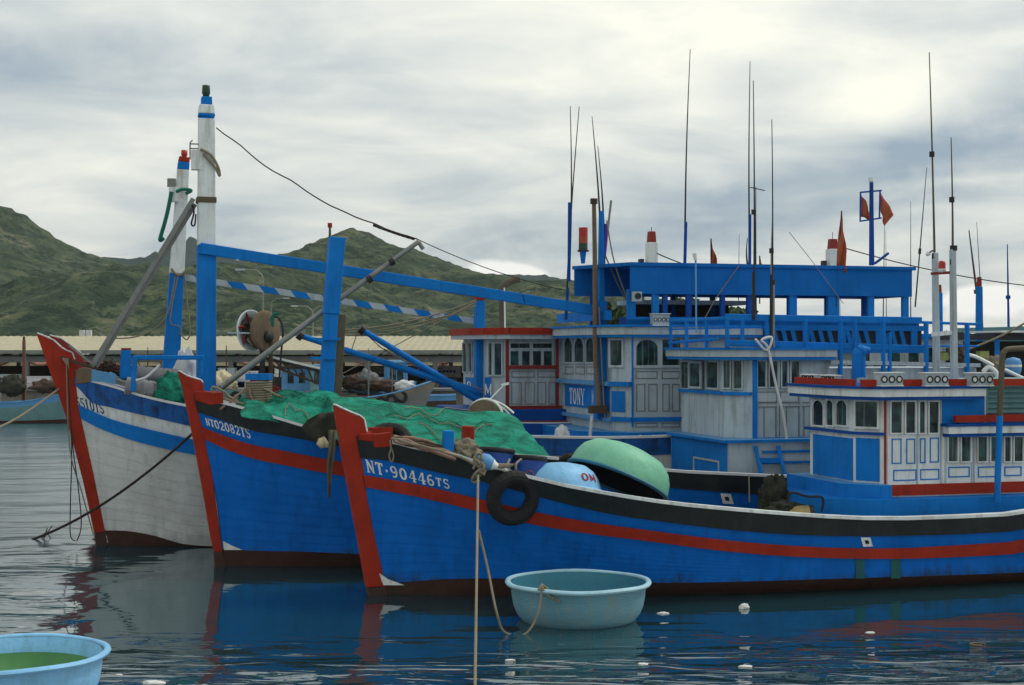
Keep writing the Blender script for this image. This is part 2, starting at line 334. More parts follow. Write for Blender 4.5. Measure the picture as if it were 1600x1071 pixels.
# ---------------- boats ----------------
class Boat:
    def __init__(s,px,py,yaw,label,group='fishing boats moored side by side',O=None,name='fishing_boat'):
        if O is None:
            p=Wz(px,py); O=(p.x,p.y)
        s.O=Vector((O[0],O[1],0)); s.yaw=R(yaw); s.rot=Matrix.Rotation(s.yaw,3,'Z'); s.inv=s.rot.transposed()
        s.c=s.inv@(Vector((0,0,CH))-s.O)
        s.root=empty(name,s.O,s.yaw,label,'fishing boat',group); s.rows={}
    def d(s,px,py): return s.inv@Vector(((px-CX)/F,1,-(py-HY)/F))
    def L(s,px,py,y=0):       # pixel -> point of the lengthwise plane y
        d=s.d(px,py); return s.c+d*((y-s.c.y)/d.y)
    def Lx(s,px,py,x):        # -> point of the crosswise plane x
        d=s.d(px,py); return s.c+d*((x-s.c.x)/d.x)
    def Lz(s,px,py,z):
        d=s.d(px,py); return s.c+d*((z-s.c.z)/d.z)
    def world(s,p): return s.rot@Vector(p)+s.O
    def part(s,mb,name,parent=None,label=None):
        o=mb.build(name,parent or s.root)
        if label: o['label']=label
        return o
    # ---- hull
    def hull_setup(s,stem_aft,bmax,bwl,Ls,Lw,rows,ext,length=18):
        pts=[s.L(*p) for p in stem_aft]; pts.sort(key=lambda p:p.z)
        zs=[p.z for p in pts]; xs=[p.x for p in pts]
        def stx(z):
            if z<zs[0]: return xs[0]+(zs[0]-z)*.25
            if z>zs[-1]: return xs[-1]+(z-zs[-1])*(xs[-1]-xs[-2])/(zs[-1]-zs[-2])
            return float(np.interp(z,zs,xs))
        s.stx=stx; s.len=length; s.bmax=bmax
        def B(s_,t):
            q=max(0,min(1,s_/Ls)); a=bmax*(1-(1-q)**2.3)
            q=max(0,min(1,s_/Lw)); b=bwl*(1-(1-q)**1.8)
            e=max(0,s_-length*.7)/(length*.3); a*=1-.22*e*e; b*=1-.3*e*e
            if t<0: return max(.05,b*(1+.8*t) )+.0
            t=min(t,1.15); k=t**1.25
            return .09+b*(1-k)+a*k
        s.B=B; s.zsh=lambda x:2.2
        def solve(px,py,sheer):
            y=-1.0
            for i in range(60):
                p=s.L(px,py,y); t=1 if sheer else p.z/s.zsh(p.x)
                y=y*.4-.6*B(p.x-stx(p.z),t)
            return p
        s.solve=solve
        for nm in ('sheer',)+tuple(k for k in rows if k!='sheer'):
            P=[solve(px,py,nm=='sheer') for px,py in rows[nm]]
            P=[(p.x,p.z) for p in P]+list(ext.get(nm,[]))
            s.rows[nm]=hermite([a for a,b in P],[b for a,b in P])
            if nm=='sheer': s.zsh=s.rows['sheer']
    def sp(s,s_,row,off=0,side=-1,lift=0):
        zf=s.rows[row] if isinstance(row,str) else row
        x=s_
        for i in range(8):
            z=zf(x); x=s.stx(z)+s_
        t=z/s.zsh(x) if z>0 else z/.8
        q=s.B(s_,t)+off
        if side>0: z+=lift*min(1,max(0,s_/5))*max(0,min(1,t))
        return Vector((x,side*q,z))
    def cols(s): return [0,.12,.25,.4,.6,.8,1.0,1.25,1.5,1.8,2.1,2.5,3,3.5,4,4.5,5,5.6,6.2,6.8,7.5,8.2,9,10,11,12,13,14,15,16,17,s.len]
    def hull(s,bands,deckdrop=.6,inner=('blue','blue'),capm='white',lift=0,capw=.13,strakes=(),caph=.035,bow_s=.0):
        """bands: list of (row_low,row_high,mat) bottom to top"""
        mb=MB(); C=s.cols()
        for side in (-1,1):
            for lo,hi,m in bands:
                a=s.rows[lo] if isinstance(lo,str) else lo; b=s.rows[hi] if isinstance(hi,str) else hi
                if lo=='boot':
                    NP=9
                    for q in range(NP):
                        P=[]
                        for kk,of in ((q/NP,.009),((q+.5)/NP,.004),((q+1)/NP,.0)):
                            f=(lambda k: (lambda x: a(x)+(b(x)-a(x))*k))(kk)
                            P.append([s.sp(c,f,of,side,lift) for c in C])
                        mb.grid(P,m)
                    continue
                K=2
                P=[]
                for k in range(K+1):
                    f=(lambda k: (lambda x: a(x)+(b(x)-a(x))*k/K))(k)
                    P.append([s.sp(c,f,0,side,lift) for c in C])
                mb.grid(P,m)
            # inner wall + deck
            zt=s.rows['sheer']; P=[]
            for k,(dz,do) in enumerate(((0,0),(0,-.10),(-deckdrop*.45,-.12),(-deckdrop,-.14))):
                f=(lambda dz:(lambda x: zt(x)+dz))(dz)
                row=[]
                for c in C:
                    p=s.sp(c,f,0,side,lift); q=Vector(p); q.y=side*max(.02,abs(q.y)+(do*min(1,c/.6)))
                    row.append(q)
                P.append(row)
            mb.grid(P,inner[0],False,matf=lambda i,j:(capm,inner[0],inner[1])[i])
            mb.grid([P[-1],[Vector((p.x,0,p.z)) for p in P[-1]]],'wood',False)
        # transom
        top=[s.sp(s.len,b[1] if i else b[0],0,-1) for i,b in enumerate(bands[:1]+bands)]
        ring=top+[Vector((p.x,-p.y,p.z)) for p in top[::-1]]
        mb.add(ring,[tuple(range(len(ring)))],'blue')
        s.part(mb,'hull')
        # gunwale cap rail
        cp=MB()
        for side in (-1,1):
            sec=[]
            for c in C[2:]:
                p=s.sp(c,'sheer',0,side,lift)
                o=side
                sec.append([p+Vector((0,o*.05,-.02)),p+Vector((0,o*.05,caph)),p+Vector((0,-o*capw,caph)),p+Vector((0,-o*capw,-.02))])
            cp.grid([[q[k] for q in sec] for k in (0,1,2,3,0)],capm,False)
            cp.quad(*sec[0],capm)
        s.part(cp,'gunwale')
        for nm,lo,hi,m,pr,both in strakes:
            for side in ((-1,1) if both else (-1,)):
                st=MB(); cc=C
                a,b=s.rows[lo],s.rows[hi]
                A=[s.sp(c,a,0,side,lift) for c in cc]; Bq=[s.sp(c,b,0,side,lift) for c in cc]
                A2=[s.sp(c,a,pr,side,lift) for c in cc]; B2=[s.sp(c,b,pr,side,lift) for c in cc]
                st.grid([A,A2,B2,Bq],m,False)
                st.quad(A[0],A2[0],B2[0],Bq[0],m)
                s.part(st,nm)
    def stem(s,px,thick,m,bot=None,botpx=None,name='stem',edge=None):
        mb=MB(); pl=[s.L(*p) for p in px]; mb.prism([(p.x,p.z) for p in pl],thick,m)
        if botpx:
            pl=[s.L(*p) for p in botpx]; mb.prism([(p.x,p.z) for p in pl],thick*.96,bot)
        if edge:   # pale painted top edge
            q=[s.L(*p) for p in edge]
            for a,b in zip(q,q[1:]): mb.bar(a+Vector((0,0,.012)),b+Vector((0,0,.012)),thick*1.05,.03,'white' if edge else m)
        return s.part(mb,name)
    def text(s,st,p0,p1,h0,h1,m,off=.012,gap=.12,name='registration_number',widths=None):
        """letters laid on the planking between two solved points"""
        a=s.solve(*p0,False); b=s.solve(*p1,False)
        s0=a.x-s.stx(a.z); s1=b.x-s.stx(b.z)
        wd=[(.36 if c=='-' else .76) for c in st]; hs=[h0 if (widths is None or widths[i]==1) else h0*widths[i] for i in range(len(st))]
        tot=sum(w*(h/h0)+gap for w,h in zip(wd,hs))-gap; mb=MB(); x=0
        for i,ch in enumerate(st):
            hh=hs[i]/h0
            def fn(gx,gy,o,x=x,hh=hh,ch=ch):
                u=(x+gx*hh)/tot; S=s0+(s1-s0)*u
                zb=a.z+(b.z-a.z)*u; H=h0+(h1-h0)*u
                z=zb+(gy*hh+(.5*(1-hh) if ch!='-' else 0))*H
                return s.sp(S,lambda X:z,off+o)
            if ch!=' ': letter(mb,ch,fn,m)
            x+=wd[i]*hh+gap
        return s.part(mb,name)
class Face:
    """vertical wall plane through plan points a,b of a boat"""
    def __init__(s,bt,a,b):
        s.bt=bt; s.a=Vector((a[0],a[1],0)); s.b=Vector((b[0],b[1],0)); s.u=(s.b-s.a).normalized(); s.len=(s.b-s.a).length
        n=s.u.cross(Vector((0,0,1)))
        c=bt.c-s.a; c.z=0
        s.n=n if n.dot(c)>0 else -n
    def hit(s,px,py):
        d=s.bt.d(px,py); t=(s.a-s.bt.c).dot(s.n)/d.dot(s.n); p=s.bt.c+d*t
        return (p-s.a).dot(s.u),p.z
    def pt(s,u,z,o=0):
        p=s.a+s.u*u+s.n*o; return Vector((p.x,p.y,z))
    def R(s,x0,y0,x1,y1):
        ym=(y0+y1)/2; xm=(x0+x1)/2
        us=sorted((s.hit(x0,ym)[0],s.hit(x1,ym)[0])); 
        return us[0],us[1],s.hit(xm,y1)[1],s.hit(xm,y0)[1]
    def box(s,mb,u0,u1,z0,z1,o0,o1,m):
        vs=[s.pt(u,z,o) for o in (o0,o1) for (u,z) in ((u0,z0),(u1,z0),(u1,z1),(u0,z1))]
        mb.add(vs,[(3,2,1,0),(4,5,6,7),(0,1,5,4),(1,2,6,5),(2,3,7,6),(3,0,4,7)],m)
    def window(s,r,fm='white',w=.05,mull=0,arch=False,bar=False,parent=None,gm='glass',o=.0,name='window'):
        u0,u1,z0,z1=r; mb=MB()
        s.box(mb,u0,u1,z0,z1,o,o+.008,gm)
        for a,b,c,d in ((u0-w,u0,z0-w,z1+w),(u1,u1+w,z0-w,z1+w),(u0,u1,z0-w,z0),(u0,u1,z1,z1+w)): s.box(mb,a,b,c,d,o,o+.045,fm)
        for k in range(mull):
            um=u0+(u1-u0)*(k+1)/(mull+1); s.box(mb,um-w*.5,um+w*.5,z0,z1,o+.002,o+.043,fm)
        if bar: s.box(mb,u0,u1,z0+(z1-z0)*bar-w*.4,z0+(z1-z0)*bar+w*.4,o+.003,o+.041,fm)
        if arch:
            k=(u1-u0)/(mull+1)
            for i in range(mull+1):
                a=u0+k*i+(w*.5 if i else 0); b=u0+k*(i+1)-(w*.5 if i<mull else 0); h=(b-a)*.42; n=7
                for sd in (0,1):
                    P=[(a if sd==0 else b,z1+.001)]
                    for q in range(n+1):
                        th=math.pi/2*q/n; xx=(a+b)/2-(b-a)/2*math.cos(th)*(1 if sd==0 else -1); P.append((xx,z1-h+h*math.sin(th)))
                    vs=[s.pt(x,z,o+.036) for x,z in P]; mb.add(vs,[tuple(range(len(vs)))],fm)
        return s.bt.part(mb,name,parent)
    def outline(s,mb,r,w,m,o=.004,t=.006):
        u0,u1,z0,z1=r
        for a,b,c,d in ((u0,u0+w,z0,z1),(u1-w,u1,z0,z1),(u0+w,u1-w,z0,z0+w),(u0+w,u1-w,z1-w,z1)): s.box(mb,a,b,c,d,o,o+t,m)
    def panel(s,mb,r,m,o=0,t=.02): s.box(mb,*r,o,o+t,m)
    def text(s,mb,st,r,m,o=.02,gap=.14):
        u0,u1,z0,z1=r; wd=[.76]*len(st); tot=sum(wd)+gap*(len(st)-1); x=0
        flip=s.hit(CX,HY)  # noqa
        # which way does u run on the picture side?  left to right for the viewer
        rgt=s.n.cross(Vector((0,0,1)))*-1
        sg=1 if s.u.dot(rgt)>0 else -1
        for ch in st:
            def fn(gx,gy,oo,x=x):
                k=(x+gx)/tot; u=u0+(u1-u0)*k if sg>0 else u1-(u1-u0)*k
                return s.pt(u,z0+gy*(z1-z0),o+oo)
            letter(mb,ch,fn,m,.95); x+=.76+gap
def catenary(a,b,sag,n=16):
    a,b=Vector(a),Vector(b); return [a.lerp(b,i/n)-Vector((0,0,sag*4*(i/n)*(1-i/n))) for i in range(n+1)]
def wob(pts,k,seed=0):
    o=[]
    for i,p in enumerate(pts):
        v=Vector(mnoise.noise_vector(Vector((i*.37,seed,3.3)))) ; o.append(Vector(p)+v*k*(0 if i in (0,len(pts)-1) else 1))
    return o
def polyround(pts,n=6):
    """catmull-rom through points"""
    P=[Vector(p) for p in pts]; out=[]
    for i in range(len(P)-1):
        p0=P[max(i-1,0)];p1=P[i];p2=P[i+1];p3=P[min(i+2,len(P)-1)]
        for k in range(n):
            t=k/n; out.append(.5*((2*p1)+(p2-p0)*t+(2*p0-5*p1+4*p2-p3)*t*t+(3*p1-p0-3*p2+p3)*t**3))
    out.append(P[-1]); return out
def rope(pts,r,m,label,cat='rope',name='mooring_rope',group=None,n=6):
    mb=MB(); mb.tube(pts,r,m,n); o=mb.build(name); return tag(o,label,cat,group)
def roofslab(bt,plan,z0,z1,side,top,lip=None,parent=None,name='roof',over=None,under=None):
    mb=MB(); mb.slab(plan,z0,z1,side,top,under or side)
    if lip:
        cx=sum(p[0] for p in plan)/len(plan); cy=sum(p[1] for p in plan)/len(plan)
        def ex(p,e): 
            v=Vector((p[0]-cx,p[1]-cy)); v=v.normalized()*e; return (p[0]+v.x,p[1]+v.y)
        mb.slab([ex(p,.06) for p in plan],z1+.002,z1+.05,lip,lip)
        mb.slab([ex(p,-.03) for p in plan],z0-.06,z0-.002,lip,lip)
    return bt.part(mb,name,parent)
def floodlight(bt,u,z,face,w=.36,h=.24,d=.22,n=3,parent=None,o=0,tilt=0):
    mb=MB(); f=face
    f.box(mb,u,u+w,z,z+h,o,o+d,'greyw'); f.box(mb,u-.02,u+w+.02,z+h+.001,z+h+.02,o-.01,o+d+.03,'white'); f.box(mb,u-.01,u+w+.01,z-.02,z-.001,o+.01,o+d+.02,'white')
    ob=bt.part(mb,'floodlight',parent)
    for k in range(n):
        c=f.pt(u+w*(k+.5)/n,z+h*.5,o+d); l=MB()
        r=w/n*.42; ring=[]
        for q in range(19):
            a=2*math.pi*q/18; ring.append(c+f.u*math.cos(a)*r*.85+Vector((0,0,math.sin(a)*r*.85))+f.n*.015)
        l.tube(ring,r*.2,'blk',5)
        disc=[c+f.u*math.cos(2*math.pi*q/14)*r*.7+Vector((0,0,math.sin(2*math.pi*q/14)*r*.7))+f.n*.006 for q in range(14)]
        l.add(disc,[tuple(range(14))],'lensw')
        bt.part(l,'lens',ob)
    return ob
def whip(bt,base,top,r0=.022,r1=.007,m='blk',thick=None,mt='blue3',knots=(),parent=None):
    mb=MB(); b,t=Vector(base),Vector(top); n=8
    bend=Vector((random.uniform(-.05,.05),0,0))
    pts=[b.lerp(t,i/n)+bend*math.sin(math.pi*i/n) for i in range(n+1)]
    mb.tube(pts,[r0+(r1-r0)*i/n for i in range(n+1)],m,6)
    if thick: mb.tube([b,b.lerp(t,thick)],r0*1.45,mt,6)
    for k in knots: 
        p=b.lerp(t,k); mb.tube([p-Vector((0,0,.05)),p+Vector((0,0,.05))],r0*2,'blk',6)
    return bt.part(mb,'antenna',parent)
def torus(mb,c,Rr,r,ax_u,ax_v,m,n=36,k=12,flat=1.0,tread=0):
    c=Vector(c);u=Vector(ax_u).normalized();v=Vector(ax_v).normalized();w=u.cross(v); P=[]
    for i in range(n+1):
        a=2*math.pi*i/n; d=u*math.cos(a)+v*math.sin(a); row=[]
        rr=r*(1+tread*(1 if i%2 else -1))
        for j in range(k+1):
            b=2*math.pi*j/k; row.append(c+d*(Rr+rr*math.cos(b))+w*(r*flat*math.sin(b)))
        P.append(row)
    mb.grid(P,m,tread==0)
GRP='fishing boats moored side by side'
# ======================= setting =======================
def water():
    mb=MB(); xs=[-1500,-300,-100,-40,-20,0,20,40,100,300,1500]; ys=[-60,2,15,30,45,70,100,130]
    mb.grid([[(x,y,0) for x in xs] for y in ys],'blk',False)
    m=bpy.data.materials.new('harbour water'); m.use_nodes=True; t=m.node_tree; b=t.nodes['Principled BSDF']; o=t.nodes['Material Output']
    b.inputs['Base Color'].default_value=(.008,.042,.055,1); b.inputs['Roughness'].default_value=.035; b.inputs['IOR'].default_value=2.5
    b.inputs['Specular IOR Level'].default_value=.8
    tcx=N(t,'ShaderNodeTexCoord').outputs['Object']
    def nz(scale,det,st,rot=0,dist=0,r=.5):
        mp=N(t,'ShaderNodeMapping'); lk(t,tcx,mp.inputs[0]); mp.inputs['Scale'].default_value=st; mp.inputs['Rotation'].default_value=(0,0,R(rot))
        n=N(t,'ShaderNodeTexNoise'); lk(t,mp.outputs[0],n.inputs['Vector']); n.inputs['Scale'].default_value=scale; n.inputs['Detail'].default_value=det; n.inputs['Distortion'].default_value=dist; n.inputs['Roughness'].default_value=r
        return n.outputs[0]
    s=N(t,'ShaderNodeSeparateXYZ'); lk(t,tcx,s.inputs[0])
    # open water (left, and the foreground channel) is rougher than the lee of the hulls
    lee=mth(t,'ADD',mth(t,'MULTIPLY',s.outputs[0],-.45),-2.75)      # grows left of x=-5
    lee=mth(t,'ADD',lee,mth(t,'MAXIMUM',mth(t,'MULTIPLY',mth(t,'SUBTRACT',s.outputs[1],38),.12),-.25))
    fr=mth(t,'MULTIPLY',mth(t,'SUBTRACT',22.3,s.outputs[1]),.20)
    fr=mth(t,'MINIMUM',fr,.62)
    mk=mth(t,'MAXIMUM',lee,fr)
    mk=mth(t,'ADD',mk,mth(t,'MULTIPLY',mth(t,'SUBTRACT',nz(.22,3,(1,1.6,1)),.5),1.6))
    mk=mth(t,'MINIMUM',mth(t,'MAXIMUM',mk,.13),1.0)
    h=mth(t,'ADD',mth(t,'MULTIPLY',nz(1.05,2.5,(.42,1,1),6,.5,.45),1.0),mth(t,'MULTIPLY',nz(.42,1,(.5,1,1),-12,.3),1.6))
    h=mth(t,'ADD',h,mth(t,'MULTIPLY',nz(3.8,2,(.5,1,1),-8,.3),.12))
    far_=mth(t,'MINIMUM',mth(t,'MAXIMUM',mth(t,'DIVIDE',mth(t,'SUBTRACT',62,s.outputs[1]),34),.75),1.0)
    opn=mth(t,'MINIMUM',mth(t,'MAXIMUM',mth(t,'ADD',lee,mth(t,'MULTIPLY',mth(t,'SUBTRACT',nz(.3,3,(1,1.6,1)),.5),.8)),0.0),1.0)
    lk(t,mth(t,'ADD',mth(t,'MULTIPLY',mth(t,'MULTIPLY',opn,mth(t,'SUBTRACT',1.25,far_)),.36),.03),b.inputs['Roughness'])
    h=mth(t,'MULTIPLY',mth(t,'MULTIPLY',h,mk),far_)
    st_=ramp(t,nz(1.0,3,(.30,1,1),5,.6,.5),[(.50,g(0)),(.60,g(1))]); st2=ramp(t,nz(2.1,3,(.28,1,1),-6,.5,.5),[(.52,g(0)),(.62,g(1))])
    fo=mth(t,'MINIMUM',mth(t,'MAXIMUM',mth(t,'ADD',opn,mth(t,'MULTIPLY',fr,.55)),0),1)
    h=mth(t,'ADD',h,mth(t,'MULTIPLY',mth(t,'ADD',mth(t,'MULTIPLY',st_,.85),mth(t,'MULTIPLY',st2,.4)),mth(t,'MULTIPLY',fo,far_)))
    bp=N(t,'ShaderNodeBump'); bp.inputs['Strength'].default_value=1; bp.inputs['Distance'].default_value=.095
    lk(t,h,bp.inputs['Height']); lk(t,bp.outputs[0],b.inputs['Normal'])
    mb.mats=[m]; ob=mb.build('harbour_water'); tag(ob,kind='structure')
water()
def vnoise(X,Y,seed):
    r=np.random.default_rng(seed); G=r.random((256,256)); xi=np.floor(X).astype(int); yi=np.floor(Y).astype(int); fx=X-xi; fy=Y-yi
    fx=fx*fx*(3-2*fx); fy=fy*fy*(3-2*fy)
    a=G[xi%256,yi%256];b=G[(xi+1)%256,yi%256];c=G[xi%256,(yi+1)%256];d=G[(xi+1)%256,(yi+1)%256]
    return (a*(1-fx)+b*fx)*(1-fy)+(c*(1-fx)+d*fx)*fy
def fbm(X,Y,seed,o=4):
    s=0;a=.5
    for i in range(o): s=s+a*vnoise(X*2**i+17*i,Y*2**i+5*i,seed+i); a*=.5
    return s
def hillmat():
    m=bpy.data.materials.new('scrub covered hill'); m.use_nodes=True; t=m.node_tree; b=t.nodes['Principled BSDF']; b.inputs['Roughness'].default_value=.9; b.inputs['Specular IOR Level'].default_value=.1
    tcx=N(t,'ShaderNodeTexCoord').outputs['Object']
    def nz(scale,det,st=(1,1,1),r=.6):
        mp=N(t,'ShaderNodeMapping'); lk(t,tcx,mp.inputs[0]); mp.inputs['Scale'].default_value=st
        n=N(t,'ShaderNodeTexNoise'); lk(t,mp.outputs[0],n.inputs['Vector']); n.inputs['Scale'].default_value=scale; n.inputs['Detail'].default_value=det; n.inputs['Roughness'].default_value=r
        return n.outputs[0]
    c=ramp(t,nz(.085,9,(1,1,1.3),.68),[(.36,(.022,.040,.025)),(.48,(.048,.072,.040)),(.58,(.092,.110,.062)),(.68,(.18,.165,.105))])
    c=mixc(t,ramp(t,nz(.26,5,(1,1,1),.75),[(.50,g(0)),(.56,g(1))]),c,(.018,.036,.022))
    c=mixc(t,mth(t,'MULTIPLY',ramp(t,nz(.030,6,(1.5,1.5,.8),.75),[(.66,g(0)),(.71,g(1))]),.7),c,(.27,.22,.18))
    lk(t,c,b.inputs['Base Color'])
    bp=N(t,'ShaderNodeBump'); bp.inputs['Strength'].default_value=1; bp.inputs['Distance'].default_value=1.9
    lk(t,nz(.30,6,(1,1,1),.6),bp.inputs['Height']); lk(t,bp.outputs[0],b.inputs['Normal'])
    return m
HM=hillmat()
HM2=mat('far hill haze tint',(.030,.052,.046),.9,.6,(.016,.030,.028),.12,0,spec=.05)  # same scrub as the near hill, distance haze put into its colour
def hill(name,D,ridge,x0,x1,dx,nf,D0,seed,back=120,hm=None):
    px=np.array([r[0] for r in ridge],float); py=np.array([r[1] for r in ridge],float)
    X=np.arange(x0,x1,dx); zr=np.interp(X/D*F+CX,px,(HY-py)/F*D+CH)
    T=np.concatenate([np.linspace(0,1,nf),1+np.linspace(.02,1,14)]); rows=[]
    for t in T:
        if t<=1: Y=D0+(D-D0)*t; f=t**1.15*.96+.04*t
        else: Y=D+(t-1)*back; f=1-(t-1)**1.5*.9
        Ya=Y+X*0
        spur=(fbm(X*.013+3,Ya*.010,seed,4)-.47)*2
        z=zr*f+spur*20*min(1,4*t*max(0,(1-t)) if t<=1 else 0)
        cl=fbm(X*.16,Ya*.16,seed+9,3)+.6*fbm(X*.45,Ya*.4,seed+20,2)
        z=z+(cl-.75)*3.4*(1 if t>.02 else 0)+ (fbm(X*.05,Ya*.05,seed+30,3)-.45)*5*(1 if t<1 else .5)
        if t<=1: z=np.minimum(z,CH+(zr-CH)*(Y/D)+(cl-.8)*2.2)
        rows.append([(a,Y,max(c,-.5)) for a,c in zip(X,z)])
    mb=MB(); mb.grid(rows,hm or HM,True); ob=mb.build(name,fix=False); tag(ob,kind='structure')
hill('near_hill',520,[(-900,250),(-300,270),(-60,300),(0,318),(30,333),(70,360),(110,384),(150,398),(200,415),(300,450),(330,436),(380,412),(450,396),(480,384),(510,374),(548,357),(575,364),(610,380),(650,386),(690,405),(740,424),(790,434),(830,440),(880,440),(930,458),(1000,480),(1080,500),(1180,530),(1300,552),(2200,560)],-420,330,1.35,150,170,3)
hill('far_hill',900,[(-700,420),(100,402),(150,400),(200,404),(250,402),(280,392),(299,368),(312,380),(330,398),(380,406),(430,410),(600,420),(850,432),(880,436),(910,440),(960,465),(1050,505),(1160,535),(1300,556),(2200,565)],-700,560,2.6,70,560,11,hm=HM2)
def shore():
    mb=MB(); mb.box((-900,96,-3),(700,1400,1.45),'conc'); ob=mb.build('quay_ground'); tag(ob,kind='structure')
    mb=MB(); mb.box((-900,94.0,-2.5),(700,95.99,1.5),'conc'); mb.box((-900,93.7,1.52),(700,96.2,1.66),'column')
    ob=mb.build('quay_wall'); tag(ob,'grey brown concrete quay wall below the long market shed','quay wall')
shore()
def shed():
    r=empty('market_shed',(0,100,1.5),0,'long open market shed with cream corrugated roof and grey columns on the quay','market shed')
    x0,x1=-66,5; 
    def loc(mb,n): 
        o=mb.build(n,r); return o
    mb=MB()
    zf=W(0,549,100).z-1.5; zt=W(0,526,113).z-1.5
    P=[];nx=int((x1-x0)/.25)
    P=[[(x0+i*.25,y,zf+(zt-zf)*(y+.8)/13.8+(.05 if i%2 else 0)) for i in range(nx+1)] for y in (-.8,13)]
    mb.grid(P,'roof',False)
    mb.grid([[(x0,13,zt),(x1,13,zt)],[(x0,27,zf),(x1,27,zf)]],'roof',False)
    mb.box((x0,-.85,zf-.16),(x1,-.8,zf+.07),'steel'); loc(mb,'roof')
    mb=MB()
    for y in (0,26): mb.box((x0,y-.12,zf-.75),(x1,y+.12,zf-.35),'column')
    for k in range(int((x1-x0)/6)+1):
        x=x0+k*6+1; mb.bar((x,0,zf-.5),(x,13,zt-.15),.12,.2,'column'); mb.bar((x,26,zf-.5),(x,13,zt-.15),.12,.2,'column'); mb.box((x-.06,0,zf-.6),(x+.06,26,zf-.48),'column')
    loc(mb,'roof_frame')
    c=MB(); c.box((-.16,-.16,0),(.16,.16,zf-.76),'column'); c.box((-.28,-.28,0),(.28,.28,.35),'conc'); me=None
    k=0
    for y in (0,26):
        for i in range(int((x1-x0)/4.6)):
            x=x0+1+i*4.6
            if me is None: o=c.build('column',r); me=o
            else: o=me.copy(); COL.objects.link(o); o.parent=r
            o.location=(x,y,0)
    # crates and stalls inside: low dark partition walls
    mb=MB(); mb.box((x0,20,0),(x1,20.3,1.3),'woodd')
    loc(mb,'partition_wall')
shed()
# gabled market houses behind the shed
def house(px,D,wpx,eave,ridge,label,wallm='cream',roofm='rooft',sign=None,grp='cream gabled houses behind the market shed'):
    w=wpx/F*D; x=(px-CX)/F*D; r=empty('gabled_house',(x,D,1.45),0,label,'house',grp)
    ze=W(0,eave,D).z-1.45; zr=W(0,ridge,D).z-1.45; mb=MB()
    mb.prism([(-w/2,0),(w/2,0),(w/2,ze),(0,zr),(-w/2,ze)],.3,wallm); 
    mb.box((-w/2+.01,.16,0),(w/2-.01,8,ze),wallm); mb.build('wall',r)
    mb=MB()
    for s in (-1,1):
        a=Vector((0,-.5,zr+.12)); b=Vector((s*(w/2+.25),-.5,ze-.02)); 
        mb.add([a,b,b+Vector((0,9,0)),a+Vector((0,9,0)),a+Vector((0,0,.14)),b+Vector((0,0,.14)),b+Vector((0,9,.14)),a+Vector((0,9,.14))],[(0,1,2,3),(4,7,6,5),(0,4,5,1),(1,5,6,2),(2,6,7,3)],roofm)
    mb.build('roof',r)
    mb=MB(); mb.box((-w*.38,-.19,0),(w*.38,-.16,ze*.52),'blk'); mb.build('doorway',r)
    if sign:
        mb=MB(); mb.box((-w*.42,-.30,ze*.58),(w*.42,-.2,ze*.92),sign); 
        zc=ze*.75
        for k in range(5): mb.box((-w*.30+k*w*.12,-.315,zc-.06),(-w*.30+k*w*.12+w*.08,-.302,zc+.02),'blue3' if sign=='white' else 'white')
        mb.build('sign_board',r)
hs=[(30,52,'white',0),(105,60,'greyw',1),(168,58,None,0),(232,60,'white',1),(352,64,'white',1),(418,60,None,0),(478,58,None,0),(540,60,'lblue',0),(602,60,'white',1),(664,60,'white',0),(722,62,'white',0)]
lab=['narrowest cream gabled house at the far left of the shed','cream gabled house behind the rusty pole at the left','cream gabled house left of the first blue mast, no sign','cream gabled house between the two red stems and the blue masts','cream gabled house seen just right of the tall mast','plain cream gabled house behind the boom pole','plain cream gabled house behind the net hauler arm','cream gabled house with pale blue sign right of the blue post','cream gabled house with white sign over the tyre hung boat','cream gabled house above the concrete wall left of the cabin','cream gabled house with white sign beside the red roofed cabin']
for (px,w,sg,v),l in zip(hs,lab): house(px,140,w,571,561,l,sign=sg)
# street lamps
def lamp(px,ytop,ybase,D,arms,label,h=1):
    b=W(px,ybase,D); b.z=1.4; x=b.x; r=empty('street_lamp',(x,D,1.4),0,label,'street lamp','street lamps on the quay'); H=W(px,ytop,D).z-1.4
    mb=MB(); mb.tube([(0,0,0),(0,0,H-.9)],[.09,.06],'steel',6); mb.build('pole',r)
    for s in arms:
        mb=MB(); mb.tube([(0,0,H-1.0),(s*.05,0,H-.4),(s*.45,0,H-.05),(s*1.6,0,H)],[.06,.05,.045,.04],'steel',6); a=mb.build('arm',r)
        mb=MB(); mb.box((s*1.5-.3,-.12,H-.08),(s*1.5+.3,.12,H+.03),'greyw'); mb.build('lamp_head',a)
lamp(411,421,560,97,(-1,),'tall single arm grey street lamp behind the round net hauler')
lamp(489,478,560,120,(-1,1),'double arm street lamp left of the blue post')
lamp(158,509,560,130,(1,),'small street lamp showing over the shed roof at the left')
lamp(424,466,560,150,(1,),'thin single arm street lamp on the hillside right of the net hauler')
def pillar(px,y0,y1,D,w,m,label,nm='chimney_pipe'):
    x=(px-CX)/F*D; mb=MB(); z1=W(px,y0,D).z; mb.box((x-w,D,1.4),(x-w*.15,D+.3,z1),m); mb.box((x+w*.15,D,1.4),(x+w,D+.3,z1),m); tag(mb.build(nm),label,'chimney')
pillar(133,516,530,135,.55,'white','pair of short white vent pipes rising above the shed roof')
